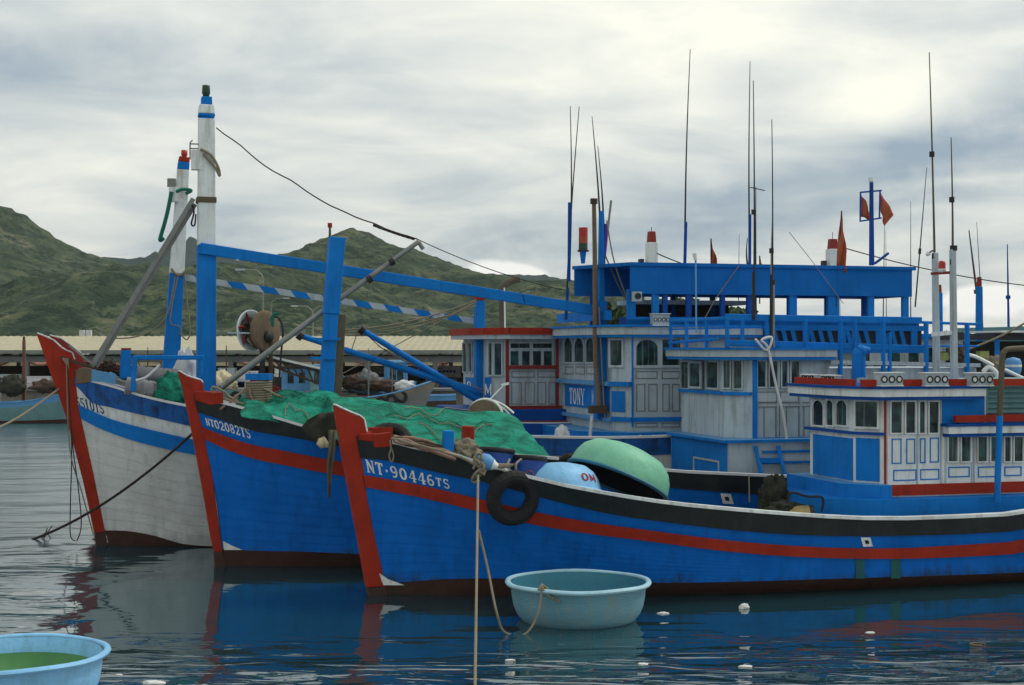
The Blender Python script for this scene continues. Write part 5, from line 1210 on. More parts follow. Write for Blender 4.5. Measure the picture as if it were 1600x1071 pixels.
heap(B3.world(B3.L(727,704,-.9)),.22,.16,.16,'rope','tan rope heap on the near gunwale by the red post','rope heap','rope_heap',5,amp=.5)
mb=MB(); t0=B3.world(B3.L(606,694,.3)); torus(mb,t0,.34,.10,(1,.2,0),(0,.5,.6),'rubber',44,10,1,.06); o=mb.build('tyre'); tag(o,'worn tyre with pale ribs lying behind the nearest red stem','tyre')
# green net on the middle boat
def netpile(bt,prof,ya,yc,name,label,zlow,nj=60,seed=0,amp=.10):
    ss=[]; zz=[]
    for px,py in prof: p=bt.L(px,py,yc); ss.append(p.x); zz.append(p.z)
    f=hermite(ss,zz); n=230; rows=[]
    for i in range(n+1):
        x=ss[0]+(ss[-1]-ss[0])*i/n; zt=f(x); e=min(1,min(i,n-i)/10); row=[]
        for j in range(nj+1):
            v=j/nj; y=ya+(-ya*.0+ (1.3-ya))*v; 
            if y<yc: q=(y-ya)/(yc-ya); hz=q**.55
            else: q=(y-yc)/(1.3-yc); hz=1-.8*q*q
            zl=zlow(x); z=zl+(zt-zl)*hz*(.3+.7*e)
            w=mnoise.fractal(Vector((x*1.3+seed,y*2.0,z*2.6)),1,2,5)*amp*1.3+ amp*.8*math.sin((x*1.1+z*2.2+y)*3.2+2.5*mnoise.noise(Vector((x*.8,y,seed))))*(1-hz*.5)*.6
            row.append(Vector((x+w*.6,y-abs(w)*.9,z+w*(.55 if hz<.97 else .25))))
        rows.append(row)
    mb=MB(); mb.grid(rows,'net'); o=mb.build(name); o.location=bt.O; o.rotation_euler=(0,0,bt.yaw)
    rr=random.Random(seed+50)
    for k in range(9):
        j=rr.uniform(.08,.62); i0=rr.randint(4,n//2); i1=min(n-4,i0+rr.randint(30,n//2)); ph=rr.uniform(0,6)
        pts=[rows[i][int(max(1,min(nj-1,(j+.06*math.sin(i*.07+ph)+.03*math.sin(i*.21))*nj)))]+Vector((0,-.02,.025)) for i in range(i0,i1,3)]
        if len(pts)>3: c=MB(); c.tube(pts,.010,'net' if k%3 else 'rope',5); c.build('net_cord',o)
    return tag(o,label,'fishing net','green fishing nets heaped on deck')
gz=B2.rows['sheer']
netpile(B2,[(497,621),(520,621),(560,622),(600,628),(650,636),(700,640),(740,643),(770,642),(793,647),(812,660),(826,683),(850,706)],-1.95,-.7,'fishing_net','large green fishing net piled along the middle boat behind the nearest stem',lambda x:gz(x)-.12,seed=1,amp=.06)
netpile(B2,[(372,622),(395,618),(415,622),(440,612),(470,616),(500,611),(520,612),(545,628)],-1.15,-.2,'fishing_net','smaller green fishing net heap left of the square blue post',lambda x:gz(x)-.1,seed=7,amp=.08)
heap(B1.world(B1.L(268,612,-1.1)),.34,.25,.38,'net','dark green net bunched over the bow rail of the white hulled boat','fishing net','fishing_net',9,amp=.22)
# coiled rope tub, ropes on B2 bow
e=empty('rope_tub',B2.world(B2.L(404,640,-.3)),0,'tall coil of rope with a blue lid standing on the middle bow','rope coil'); mb=MB()
pts=[]; H=.52
for i in range(170): a=i*.42; pts.append(Vector((.24*math.cos(a),.24*math.sin(a),.03+H*i/170)))
mb.tube(pts,.026,'rope',5); mb.lathe([(.2,0),(.2,H)],'woodd',(0,0,0),14); mb.build('coil',e); mb=MB(); mb.box((-.22,-.2,H+.05),(.24,.2,H+.17),'blue'); mb.build('lid',e)
for k,(pp,m,lb) in enumerate((([(385,606),(372,618),(350,636),(345,640)],'roper','reddish rope from the coil down to the middle bow block'),([(389,605),(392,620),(400,636),(418,646),(440,652)],'roper','reddish hose looping right from the rope coil'),([(412,608),(440,620),(480,636),(510,648)],'rope','pale rope from the coil across the green net to the post'),([(335,614),(331,608),(338,605),(356,618),(372,628)],'rope','pale bent rope rising behind the middle red stem'),([(418,614),(420,632),(419,648)],'rope','short upright pale rope right of the coil'),([(348,622),(375,630),(410,640)],'rope','pale line lying over the net left of the coil'))):
    rope(wob([B2.world(B2.L(x,y,-.55)) for x,y in pp] if len(pp)<4 else [B2.world(q) for q in polyround([B2.L(x,y,-.55) for x,y in pp],6)],.03,k),.022,m,lb,'rope','deck_rope')
# olive canvas hanging at the gunwale near the nearest stem
def cloth(bt,rows_px,y,m,name,label,cat,amp=.05):
    mb=MB(); G=[]
    for i,(l,r_) in enumerate(rows_px):
        G.append([bt.world(bt.L(*l,y).lerp(bt.L(*r_,y),k/10)+Vector((0,amp*math.sin(k*1.1+i*.8)-amp*1.5,0))) for k in range(11)])
    mb.grid(G,m); o=mb.build(name); s=o.modifiers.new('t','SOLIDIFY'); s.thickness=.015; return tag(o,label,cat)
cloth(B2,[((494,648),(535,640)),((480,656),(536,652)),((470,668),(535,664)),((484,684),(530,676)),((497,694),(528,684))],-1.75,'olive','canvas_sheet','dark olive canvas draped over the middle gunwale behind the nearest stem','canvas')
cloth(B2,[((497,686),(506,682)),((494,694),(512,690)),((500,700),(514,699))],-1.9,'cream','cardboard_scrap','small tan scrap hanging below the olive canvas','scrap',.02)
cloth(B2,[((513,672),(524,672)),((513,700),(523,700)),((511,725),(519,725)),((512,750),(516,750)),((513.5,778),(514.5,778))],-2.15,'pipe','hanging_frond','long narrow dry strip hanging down the middle hull','frond',.02)
# grey net rolls, rail, bag on B1
def roll(px0,py0,px1,py1,y,r,label):
    a=B1.L(px0,py0,y); b=B1.L(px1,py1,y); mb=MB(); n=40; P=[a.lerp(b,i/n) for i in range(n+1)]
    mb.tube(P,[r*(1-.13*(i%8==0)+.02*math.sin(i*1.7)) for i in range(n+1)],'grey',18); o=mb.build('net_roll'); o.location=B1.O; o.rotation_euler=(0,0,B1.yaw); tag(o,label,'net roll','grey net rolls on the white hulled bow')
roll(213,584,283,590,-.1,.17,'upper grey net roll behind the blue rail on the white hulled bow')
roll(196,603,252,612,-.9,.19,'lower grey net roll nearest the gunwale of the white hulled bow')
rl1=empty('bow_railing',(0,0,0)); rl1.parent=B1.root
for (x0,y0,x1,y1,w) in ((209,559,319,559,.12),(211,556,208,612,.13),(314,556,314,585,.10)):
    mb=MB(); mb.bar(B1.L(x0,y0,-1.1),B1.L(x1,y1,-1.1),w,w*.8,'blue'); mb.build('rail_bar',rl1)
mb=MB(); mb.bar(B1.L(196,592,-.3),B1.L(197,547,-.3),.30,.24,'blue',w2=.24,h2=.2); mb.bar(B1.L(197,547,-.3),B1.L(197,544,-.3),.25,.21,'redd'); B1.part(mb,'bollard_post')
heap(B1.world(B1.L(291,590,.6)),.26,.25,.62,'cloth','white cloth sack standing between the two blue masts','sack','cloth_sack',11,amp=.22)
rope(polyround([B1.world(B1.L(x,y,-1.15)) for x,y in ((212,595),(228,590),(242,578),(250,570))],5),.03,'cloth','white hose curving over the grey net rolls','hose','hose')
mb=MB()
for k in range(9):
    x=150+k*9; mb.tube([B1.world(B1.L(x,585,.1+.05*k)),B1.world(B1.L(x+random.uniform(-9,9),552+random.uniform(0,18),.1))],.012,'wood',5)
for k in range(4): mb.tube([B1.world(B1.L(130+4*k,566+k*3,.2)),B1.world(B1.L(190+8*k,572+k*4,.25))],.025,'wood' if k%2 else 'redd',5)
tag(mb.build('bow_gear'),'jumble of poles and sticks behind the wooden block on the white hulled bow','gear',kind='stuff')
heap(B1.world(B1.L(170,572,.1)),.13,.13,.12,'woodd','small dark brown lump of gear on the white hulled bow','gear','gear_bundle',13,amp=.4)
# anchor on the bow of B1 and hanging lines
mb=MB(); mb.bar(B1.world(B1.L(94,558,-.2)),B1.world(B1.L(140,574,-.25)),.05,.05,'woodd'); mb.bar(B1.world(B1.L(108,540,-.1)),B1.world(B1.L(146,570,-.1)),.2,.04,'steel')
for k in range(3): mb.tube([B1.world(B1.L(98,560,-.25))+Vector((.05*k,0,0)),B1.world(B1.L(106,572+k*2,-.28))],.02,'rope',5)
tag(mb.build('anchor_stock'),'dark anchor stock lashed across the farthest left red stem','anchor')
rope(polyround([B1.world(B1.L(x,y,-.3)) for x,y in ((104,568),(108,620),(112,700),(110,790),(110,836),(118,846))],6),.012,'roped','thin dark line hanging left of the white hulled stem into the water','rope','hanging_line')
rope(polyround([B1.world(B1.L(x,y,-.3)) for x,y in ((105,570),(113,690),(122,760),(127,820),(120,846))],6),.012,'roped','second thin line hanging beside the white hulled stem','rope','hanging_line')
rope(polyround([B1.world(B1.L(x,y,-.3)) for x,y in ((104,567),(109,700),(128,770),(146,836))],6),.014,'rope','pale cord running down the face of the white hulled stem','rope','hanging_line')
w0=B1.world(B1.L(92,608,-.1)); rope(polyround([w0,w0.lerp(W(-60,692,26),.5)-Vector((0,0,.12)),W(-60,692,26)],10),.024,'rope','pale rope leaving the picture from the white hulled stem')
a=B2.world(B2.L(305,674,.15)); b=Wz(46,845,-.05); rope([a.lerp(b,i/12)-Vector((0,0,.25*4*(i/12)*(1-i/12))) for i in range(13)],.03,'roped','dark anchor rope from the middle stem slanting into the water at left')
mb=MB(); q=Wz(76,842,0); 
for k in range(4): mb.tube([q+Vector((random.uniform(-.2,.1),random.uniform(-.1,.1),-.05)),q+Vector((random.uniform(-.08,.08),0,.14+.05*k))],.010,'roped',5)
tag(mb.build('floating_branch'),'small dark twig sticking out of the water by the anchor rope','branch')
# mast wires and mooring lines
top=B1.world(B1.L(338,200,0)); tip=B2.world(B2.L(652,374,.6)); rope(wob(catenary(top,tip,.30,24),.05,4),.014,'roped','dark wire from the tallest mast to the tip of the grey boom','wire','mast_wire')
rope(catenary(tip,B1.world(B1.L(890,455,.6)),.12,16),.010,'roped','thin wire from the boom tip to the blue canopy','wire','mast_wire')
mb=MB()
for k in range(9): p=top.lerp(tip,.80+k*.022)-Vector((0,0,.30*4*(.80+k*.022)*(.2-k*.022))); mb.tube([p-Vector((.04,0,.0)),p+Vector((.05,0,-.03))],.03,'roped',6)
tag(mb.build('wire_clamps'),'row of dark clamps on the wire near the boom tip','clamps')
for k,(x0,y0,x1,y1,sg) in enumerate(((497,516,744,469,.22),(500,519,744,471,.38),(498,520,744,478,.2),(745,472,532,586,-.0),(566,516,620,560,.05),(590,540,700,590,.1),(600,545,760,610,.12),(740,600,792,643,.05),(560,515,545,560,.0))):
    rope(catenary(B4.world(B4.L(x0,y0,-.95)),B4.world(B4.L(x1,y1,-.6)),sg,14),.018 if k<3 else .012,'rope',['upper pale rope from the square blue post to the red topped post','thicker sagging pale rope under the upper one to the red topped post','lowest of the pale ropes reaching the red topped post','pale line slanting down left from the red topped post','short line hanging from the upper blue derrick end','pale line below the crossing blue derricks','pale line running down to the blue derrick foot','short line from the derrick foot to the wooden reel','short dark hanging line at the derrick tip'][k],'rope','rigging_line')
def hang(bt,pts,y,r,m,label): rope(polyround([bt.world(bt.L(x,yy,y)) for x,yy in pts],6),r,m,label,'rope','rigging_line')
hang(B4,[(268,420),(274,428),(282,430),(290,424)],-.22,.03,'rope','rope turns tied round the waist of the red topped mast')
hang(B4,[(274,432),(262,490),(240,515),(210,527),(180,529)],-.25,.018,'rope','slack rope from the red topped mast sagging left over the shed roof')
hang(B4,[(288,428),(292,470),(297,515),(292,531),(280,520)],-.25,.018,'rope','looped rope hanging right of the red topped mast')
hang(B4,[(278,432),(266,500),(280,510),(284,520)],-.28,.014,'rope','thin cord down the front of the red topped mast')
hang(B4,[(268,300),(262,330),(257,350),(250,375),(256,372)],-.3,.05,'greend','thick dark green rope hanging from the red topped mast lamp')
hang(B4,[(275,300),(286,296),(299,298),(290,303)],-.3,.04,'greend','dark green rope wrapped round the red topped mast')
hang(B1,[(313,233),(330,243),(341,262),(343,275),(336,262),(318,240)],-.25,.03,'rope','pale rope lashing the lamp box to the tallest mast')
hang(B1,[(300,320),(303,332),(299,350),(304,352),(306,335)],-.2,.02,'roped','small black shackle hanging beside the tallest mast')
hang(B2,[(1180,530),(1198,548),(1206,528),(1190,532),(1200,545),(1212,600),(1226,660),(1232,720)],-1.56,.028,'cloth','pale rope knotted on the cabin railing and hanging down past the door')
hang(B1,[(936,480),(940,560),(944,640),(946,655)],-.7,.015,'rope','thin pale line down the blue post beside the timber pole')
hang(B1,[(925,650),(921,690),(916,700)],-1.2,.04,'cloth','white pipe leaning below the timber pole')
hang(B3,[(1170,742),(1171,785)],-.0,.012,'rope','thin brown cord hanging over the inner black bulwark')
rope(catenary(B1.world(B1.L(1026,396,.3)),B1.world(B1.L(1090,420,0)),.02,8),.014,'roped','short dark stay on the canopy roof beside the white mast','wire','mast_wire')
rope(catenary(B1.world(B1.L(1310,385,.3)),B1.world(B1.L(1640,450,3)),.15,16),.014,'roped','thin wire running right from the canopy past the twin white masts','wire','mast_wire')
hang(B1,[(948,345),(960,410),(985,480)],-.9,.016,'rope','pale stay slanting down across the dark canopy opening')
hang(B1,[(1155,415),(1120,465),(1100,500)],-1.5,.012,'rope','pale cord slanting from the canopy edge to the cabin railing')
hang(B1,[(1233,363),(1270,410),(1318,475)],-1.5,.008,'rope','hair thin wire crossing the blue canopy side')
# dark gear in front of the nearest cabin
heap(B3.world(B3.L(1228,797,-1.0)),.32,.25,.15,M['net2'],'olive grey net pile on the near deck before the cabin','net pile','net_pile',17,amp=.35)
heap(B3.world(B3.L(1208,782,.7)),.26,.3,.50,M['net2'],'tall dark net bunch hanging left of the near cabin trunk','net pile','net_pile',19,amp=.4)
e=empty('deck_lamp',B3.world(B3.L(1252,804,-1.25)),B3.yaw+R(-12),'brass coloured lamp housing lying on the near gunwale by the nets','lamp'); m7=Matrix.Rotation(R(90),4,'Y')
mb=MB(); mb.lathe([(0,-.24),(.10,-.22),(.15,-.1),(.16,.05),(.165,.12)],'brass',(0,0,0),18,m7); mb.build('housing',e); mb=MB(); mb.lathe([(.165,.12),(.17,.2),(.14,.2),(0,.15)],'blk',(0,0,0),18,m7); mb.build('lens_ring',e)
hang(B3,[(1230,785),(1236,770),(1262,776),(1285,778),(1284,800)],-1.3,.022,'roped','black hose curling over the near cabin trunk')
heap(B3.world(B3.L(893,718,.9)),.22,.18,.1,'roped','dark rope bits behind the green basket boat','rope heap','rope_heap',23,amp=.4)
heap(B1.world(B1.L(878,684,-1.2)),.17,.15,.27,'cloth','small white sack on the blue side deck behind the timber pole','sack','cloth_sack',25,amp=.2)
# net hauler
def hauler():
    e=empty('net_hauler',B1.world(B1.L(402,560,-.2)),0,'round net hauler with pale fluted disc and rusty wooden disc on a dark stand','net hauler'); O=e.location
    d1=B1.world(B1.L(391,517,-.1))-O; d2=B1.world(B1.L(415,518,-.2))-O
    axis=Vector((.84,-.54,.04)).normalized(); m=axis.to_track_quat('Z','Y').to_matrix().to_4x4()
    def L(name,prof,mt,c,mats=None): mb=MB(); mb.lathe(prof,mt,c,36,m,mats=mats); return mb.build(name,e)
    L('fluted_disc',[(0,-.10),(.16,-.10),(.30,-.04),(.44,.05),(.455,.05),(.455,.02),(.3,-.10),(.12,-.16),(0,-.16)],'greyw',d1,mats=['blk','steel','greyw','white','white','greyw','steel','steel'])
    for k in range(6):
        fl=MB(); a=k*1.047+.5; p=[m@Vector((rr*math.cos(a+rr*.9),rr*math.sin(a+rr*.9),-.03+.25*max(0,rr-.15))) for rr in (.14,.24,.34,.42)]
        fl.tube([q+d1 for q in p],[.015,.03,.03,.012],'redd',6); fl.build('flute',e)
    L('wood_disc',[(0,.045),(.40,.045),(.44,.03),(.46,-.01),(.44,-.06),(.40,-.08),(0,-.08)],'wood',d2)
    mb=MB(); mb.tube([d1,d2],.10,'blk',12); mb.build('hub',e)
    st=d2+axis*.05; mb=MB(); mb.lathe([(.0,.0),(.13,.0),(.12,.05),(0,.06)],'blk',st+Vector((.02,0,-.12)),16,m); mb.build('bearing',e)
    mb=MB(); mb.tube([d2-axis*.1,Vector((.1,.1,-1.3))],.06,'blk',8); mb.build('stand',e)
    mb=MB(); mb.tube([d2+Vector((.1,.05,-.05)),Vector((.28,.1,-1.2))],.05,'woodd',8); mb.build('stand',e)
    mb=MB(); mb.tube(polyround([st+Vector((.1,0,.30)),st+Vector((.26,0,.28)),st+Vector((.34,0,.0)),st+Vector((.30,0,-.5)),st+Vector((.26,0,-1.1))],6),.022,'blk',6); mb.build('hydraulic_hose',e)
    mb=MB(); mb.tube(wob([st+Vector((.14,-.1,.1)),st+Vector((.12,-.1,.26)),st+Vector((.18,-.1,.38)),st+Vector((.27,-.1,.40))],.05),[.03,.05,.04,.02],'greend',6); mb.build('green_cord',e)
    mb=MB(); a=B1.world(B1.L(355,520,-.4))-O; b=B1.world(B1.L(397,521,-.4))-O; mb.bar(a,b,.035,.035,'greyw'); mb.build('handle_bar',e)
hauler()
def truss():
    e=empty('boom_crutch',B1.world(B1.L(470,590,.2)),0,'dark lattice frame lying slanted left of the square blue post','lattice frame'); O=e.location
    a=B1.world(B1.L(415,556,.2))-O;b=B1.world(B1.L(506,577,.2))-O;c=B1.world(B1.L(425,572,.2))-O;d=B1.world(B1.L(506,603,.2))-O
    mb=MB(); mb.bar(a,b,.05,.05,'lensw'); mb.build('top_bar',e); mb=MB(); mb.bar(a-Vector((0,0,.06)),b-Vector((0,0,.07)),.06,.06,'blk'); mb.build('dark_bar',e); mb=MB(); mb.bar(c,d,.05,.05,'woodd'); mb.build('bottom_bar',e)
    for k in range(7):
        mb=MB(); mb.bar((a-Vector((0,0,.05))).lerp(b,k/7),c.lerp(d,(k+.5)/7),.035,.035,'woodd'); mb.build('strut',e)
truss()
# wooden reel behind the net
e=empty('wooden_reel',B2.world(B2.L(756,652,.6)),0,'round wooden reel with steel hoops half hidden behind the green net','reel'); mb=MB(); m8=Vector((-.25,-.97,0)).to_track_quat('Z','Y').to_matrix().to_4x4()
mb.lathe([(0,.05),(.36,.05),(.36,-.05),(0,-.05)],'wood',(0,0,0),30,m8); mb.build('disc',e)
mb=MB(); torus(mb,(.03,0,0),.37,.03,(1,-.25,0),(0,0,1),'lensw',30,8); mb.build('hoop',e)
mb=MB(); mb.tube([(.10,0,.34),(.42,0,.66)],.018,'lensw',6); mb.bar((.36,0,.66),(.52,0,.70),.05,.05,'lensw'); mb.build('lever',e)
for k in (0,1): mb=MB(); mb.tube(polyround([(.2+.1*k,.1,.34-.12*k),(.42+.03*k,.05,.24-.1*k),(.62-.05*k,0,.08-.08*k)],5),.022,'lensw',6); mb.build('hoop',e)
# floating litter
def litter(px,py,s,kind,label):
    s*=.7
    q=Wz(px,py,.0)
    if kind=='bag': heap(q+Vector((0,0,.02)),s,s*.7,s*.75,'skin',label,'litter','plastic_bag',int(px),n=14,amp=.5)
    elif kind=='foam': heap(q,s,s*.5,s*.25,'skin',label,'litter','foam_scrap',int(px),n=10,amp=.4)
    else:
        mb=MB(); mb.tube([q+Vector((s*math.cos(a)*1.2,s*math.sin(a),.01)) for a in [k*.5 for k in range(11)]],.012,'wood',5); tag(mb.build('rope_loop'),label,'litter')
for a in ((1163,951,.11,'bag','crumpled pale plastic bag floating right of the aqua basket boat'),(1036,959,.14,'foam','white flat foam piece just right of the aqua basket boat'),(797,1032,.09,'foam','white scrap floating below the aqua basket boat at left'),(1005,1038,.10,'foam','white scrap floating below the aqua basket boat at right'),(1165,1042,.12,'foam','bright white scrap near the bottom edge of the picture'),(1528,1008,.13,'loop','brown loop of cord floating at far right'),(1360,989,.10,'foam','pale flat scrap below the green stains'),(186,1055,.07,'foam','white scrap beside the sky blue basket boat'),(240,1068,.2,'foam','long white scrap at the bottom edge left')): litter(*a)
# ======================= boats further out =======================
def simple_boat(O,yaw,L,beam,zb,zm,hm,tm,label,cabin=None,masts=(),tyres=(),name='fishing_boat',grp=None,rail='white',extra=None,roofm='blue',cabm='greyw'):
    r=empty(name,(O[0],O[1],0),R(yaw),label,'fishing boat',grp); C=[0,.02,.05,.1,.16,.24,.34,.46,.6,.75,.9,1]
    def sh(u): return zm+(zb-zm)*(1-min(1,u/.55))**2+ .15*zm*max(0,u-.6)
    def bb(u,t):
        a=beam/2*(1-(1-min(1,u/.38))**2.2)*(1-.25*max(0,u-.7)/.3); w=beam/2*.85*(1-(1-min(1,u/.5))**1.8)*(1-.35*max(0,u-.7)/.3)
        return .04+w*(1-t)+a*t
    mb=MB()
    for sd in (-1,1):
        P=[]
        for t,m in ((-.3,0),(.0,0),(.12,0),(.45,0),(.78,0),(1,0)):
            P.append([Vector((u*L-.12*L*(max(t,0))*(1-u)**4*1.2,sd*bb(u,max(t,0))*(.6 if t<0 else 1),sh(u)*t)) for u in C])
        mb.grid(P,hm,True,matf=lambda i,j:('boot','boot',hm,hm,tm)[i])
        mb.grid([P[-1],[Vector((p.x,0,p.z-.25)) for p in P[-1]]],'woodd',False)
    a=[Vector((L,-bb(1,t),sh(1)*t)) for t in (0,.5,1)]; mb.add(a+[Vector((p.x,-p.y,p.z)) for p in a[::-1]],[tuple(range(6))],hm)
    mb.build('hull',r); mb=MB()
    for sd in (-1,1): mb.tube([Vector((u*L-.144*L*(1-u)**4,sd*bb(u,1),sh(u)+.02)) for u in C],.045*max(1,beam/3),rail,6)
    mb.build('gunwale',r)
    mb=MB(); mb.prism([(-.144*L-.12,sh(0)+.35*zb/2),(-.144*L+.5*zb/3,sh(0)+.05),(.12,.1),(.1,-.3),(-.02,-.3),(-.04,.2)],.14,tm if tm!='black' else 'redd'); mb.build('stem',r)
    if cabin:
        s0,s1,z1,w=cabin; z0=sh(.6)-.3; mb=MB(); mb.slab([(s0,-w*.75),(s0+.25,-w),(s1,-w),(s1,w),(s0+.25,w),(s0,w*.75)],z0,z1,cabm); cb=mb.build('cabin',r)
        mb=MB(); mb.slab([(s0-.3,-w-.2),(s1+.3,-w-.2),(s1+.3,w+.2),(s0-.3,w+.2)],z1+.002,z1+.14,roofm); mb.build('roof',r)
        n=max(2,int((s1-s0)/.7)); 
        for sd in (-1,1):
            for k in range(n):
                x=s0+.3+(s1-s0-.5)*k/n; mb=MB(); mb.box((x+.06,min(sd*w,sd*(w+.03)),z0+(z1-z0)*.55),(x+.42,max(sd*w,sd*(w+.03)),z0+(z1-z0)*.88),'glass'); mb.build('window',cb)
        for k in (-1,1): mb=MB(); mb.box((s0-.03,k*w*.35-.22,z0+(z1-z0)*.55),(s0,k*w*.35+.22,z0+(z1-z0)*.88),'glass'); mb.build('window',cb)
    for (x,y,z1,w,m,t) in masts:
        mb=MB(); z0=sh(min(1,x/L))-.3; mb.bar((x,y,z0),(x,y,z1*.955),w,w,m,w2=w*.75,h2=w*.75); mb.bar((x,y,z1*.955+.003),(x,y,z1),w*.6,w*.6,t,w2=w*.5,h2=w*.5); mb.build('mast',r)
    for (u,sd) in tyres:
        mb=MB(); torus(mb,(u*L,sd*(bb(u,.8)+.12),sh(u)*.72),.27,.09,(1,0,0),(0,0,1),'rubber',20,8); mb.build('tyre_fender',r)
    if extra: extra(r)
    return r
G5='fishing boats moored beyond the nearest four'; d16=Vector((math.cos(R(16)),math.sin(R(16)),0))
def mastlamp(x,y,z):
    def f(r):
        mb=MB(); mb.box((x-.35,y-.1,z),(x-.15,y+.1,z+.35),'cream'); mb.box((x-.42,y-.12,z+.2),(x-.3,y+.12,z+.5),'blk'); mb.build('lamp_bracket',r)
        mb=MB(); q=Vector((x,y,z+1.05)); mb.tube([q,q+Vector((0,0,.18))],.09,'lamp',8); mb.tube([q+Vector((0,0,.18)),q+Vector((0,0,.5))],.012,'blk',4); mb.build('signal_lamp',r)
    return f
b5=W(1018,545,48); simple_boat((b5.x-2*d16.x,b5.y-2*d16.y),16,18,4.2,3.4,2.2,'blue','blue3','blue fishing boat behind the canopy whose white red topped mast shows above it',(9.5,17,4.55,1.4),[(2,0,8.0,.42,'white','redd')],(),grp=G5,extra=mastlamp(2,0,6.6))
b6=W(1301,545,54); simple_boat((b6.x-2*d16.x,b6.y-2*d16.y),16,18,4.2,3.4,2.2,'blue','blue3','blue fishing boat whose thick white mast with red cap shows over the canopy right half',(9,17,4.4,1.5),[(2,0,8.2,.50,'white','redd'),(6.6,.3,6.6,.25,'blue','redd')],(),grp=G5,extra=mastlamp(2,0,6.9),roofm='tealroof')
b7=W(1300,545,43); simple_boat((b7.x,b7.y),16,17,4.2,3.2,2.2,'blue','redd','blue and red fishing boat behind the twin white masts at the right edge',(5.5,11,4.7,1.5),[(4.3,-.9,6.3,.2,'blue','redd'),(9.5,-1,4.9,.42,'white','redd')],(),grp=G5,roofm='tealroof',cabm='tealroof')
def cl(px,y0,y1,D,r,m,label,dx=0,name='antenna'):
    mb=MB(); a=W(px,y0,D); b=W(px+dx,y1,D); mb.tube([a,a.lerp(b,.4),b],[r,r*.8,r*.35],m,6); mb.tube([a.lerp(b,.38),a.lerp(b,.42)],r*1.8,m,6); tag(mb.build(name),label,'antenna','whip antennas of boats further out')
for t in ((1423,500,315,46,.018,'blk','thin whip antenna left of the leaning whip by the canopy end',0),(1430,480,262,45,.025,'blk','leaning whip antenna between canopy end and twin white masts',18),(1534,520,360,47,.05,'woodd','thick leaning brown pole antenna right of the twin masts',-20),(1536,515,347,47,.02,'blk','thin whip antenna beside the leaning brown pole',-10),(1576,520,382,44,.04,'blue3','blue pole antenna near the right edge',-2),(1154,470,366,47,.015,'blk','short thin whip antenna behind the canopy middle',1),(1380,500,350,50,.02,'blk','whip antenna behind the twin flag frame',2),(1385,500,360,50,.014,'blk','thin stay antenna just right of the twin flag frame',-1)): cl(*t[:7],dx=t[7])
# canopy roofs and gear near the right edge
e=empty('boat_awning',W(1570,545,40),R(16),'dark awning with a white corner sheet at the right edge','awning'); mb=MB(); mb.box((-1.0,-1,.25),(3,2,.40),'blk'); mb.build('awning_roof',e); mb=MB(); mb.box((-1.0,-1.3,.42),(.3,.4,.47),'lensw'); mb.build('white_sheet',e)
for x in (-.9,.6,2.0): mb=MB(); mb.box((x,-.95,-1.5),(x+.1,-.85,.25),'blue'); mb.build('post',e)
mb=MB(); mb.box((-.9,.5,-1.3),(2.8,.6,.2),'olive'); mb.build('back_sheet',e)
e=empty('float_drum',W(1583,572,37),0,'blue float drum behind the brown exhaust pipe','drum'); mb=MB(); mb.lathe([(0,-.25),(.17,-.22),(.2,-.1),(.2,.1),(.16,.18),(0,.22)],'lblue',(0,0,0),18); mb.build('body',e); mb=MB(); mb.lathe([(.205,-.03),(.21,-.0),(.205,.03)],'white',(0,0,0),18); mb.build('band',e)
for px,py,lb in ((1478,557,'small yellow green crate between the twin white masts'),(1535,555,'small yellow green crate left of the red topped short mast')):
    q=W(px,py,38); e=empty('crate',q,R(16),lb,'crate','yellow green crates on the outer boats'); mb=MB(); mb.box((-.13,-.1,-.1),(.13,.1,.1),mat('yellow green plastic',(.30,.33,.10),.5,.3)); mb.build('body',e); mb=MB(); mb.box((-.14,-.11,.101),(.14,.11,.12),'olive'); mb.build('rim',e)
def pipeP(pts,D,r,m,lb): rope(polyround([W(x,y,D) for x,y in pts],5),r,m,lb,'pipe','bent_pipe')
pipeP([(1514,555),(1525,558),(1545,568),(1552,572)],36,.045,'lensw','white bent pipe slanting down left of the brown exhaust'); pipeP([(1536,582),(1545,574),(1556,582),(1558,590)],36,.06,'lensw','white curved hose end left of the brown exhaust'); pipeP([(1570,578),(1600,592),(1620,600)],34,.04,'lensw','white rail slanting right of the brown exhaust')
heap(W(1551,572,36.5),.18,.15,.25,'rope','tan rope bundle on the white bent pipe','rope heap','rope_heap',31,amp=.5)
heap(W(1495,555,38),.22,.2,.22,'woodd','dark brown rope bundle between twin masts and the blue railing post','rope heap','rope_heap',33,amp=.5)
rope(catenary(W(1515,545,36),W(1610,500,36),.05,10),.025,'rope','pale rope rising to the right edge above the awning','rope','rigging_line')
# quay side boats
simple_boat((W(655,600,88).x,88),184,7.4,2.1,2.35,1.25,'column','conc','small dark weathered boat with a row of tyres moored at the quay wall',(5.0,6.4,3.1,.8),[(3.0,0,4.2,.09,'column','column'),(1.6,0,3.4,.08,'column','column')],((.14,1),(.22,1),(.30,1)),grp='small boats at the quay',rail='lblue',cabm='tealroof',roofm='lblue')
simple_boat((W(420,600,90).x,90),-4,8,2.2,2.4,1.3,'blue3','redd','small dark blue and red boat at the quay behind the rope coil',(2.2,3.6,2.9,.8),[(1,0,3.6,.08,'column','column')],grp='small boats at the quay',cabm='tealroof',roofm='lblue',rail='redd')
simple_boat((W(134,640,84).x,84),176,8.5,2.3,2.3,1.1,'tealroof','lblue','light blue quay boat left of the farthest stem with a rusty pole',(5.2,8,2.4,.85),[(3.6,0,4.9,.2,mat('rusted pole',(.16,.07,.045),.8,.4),'woodd')],grp='small boats at the quay',rail='lblue',cabm='column',roofm='olive')
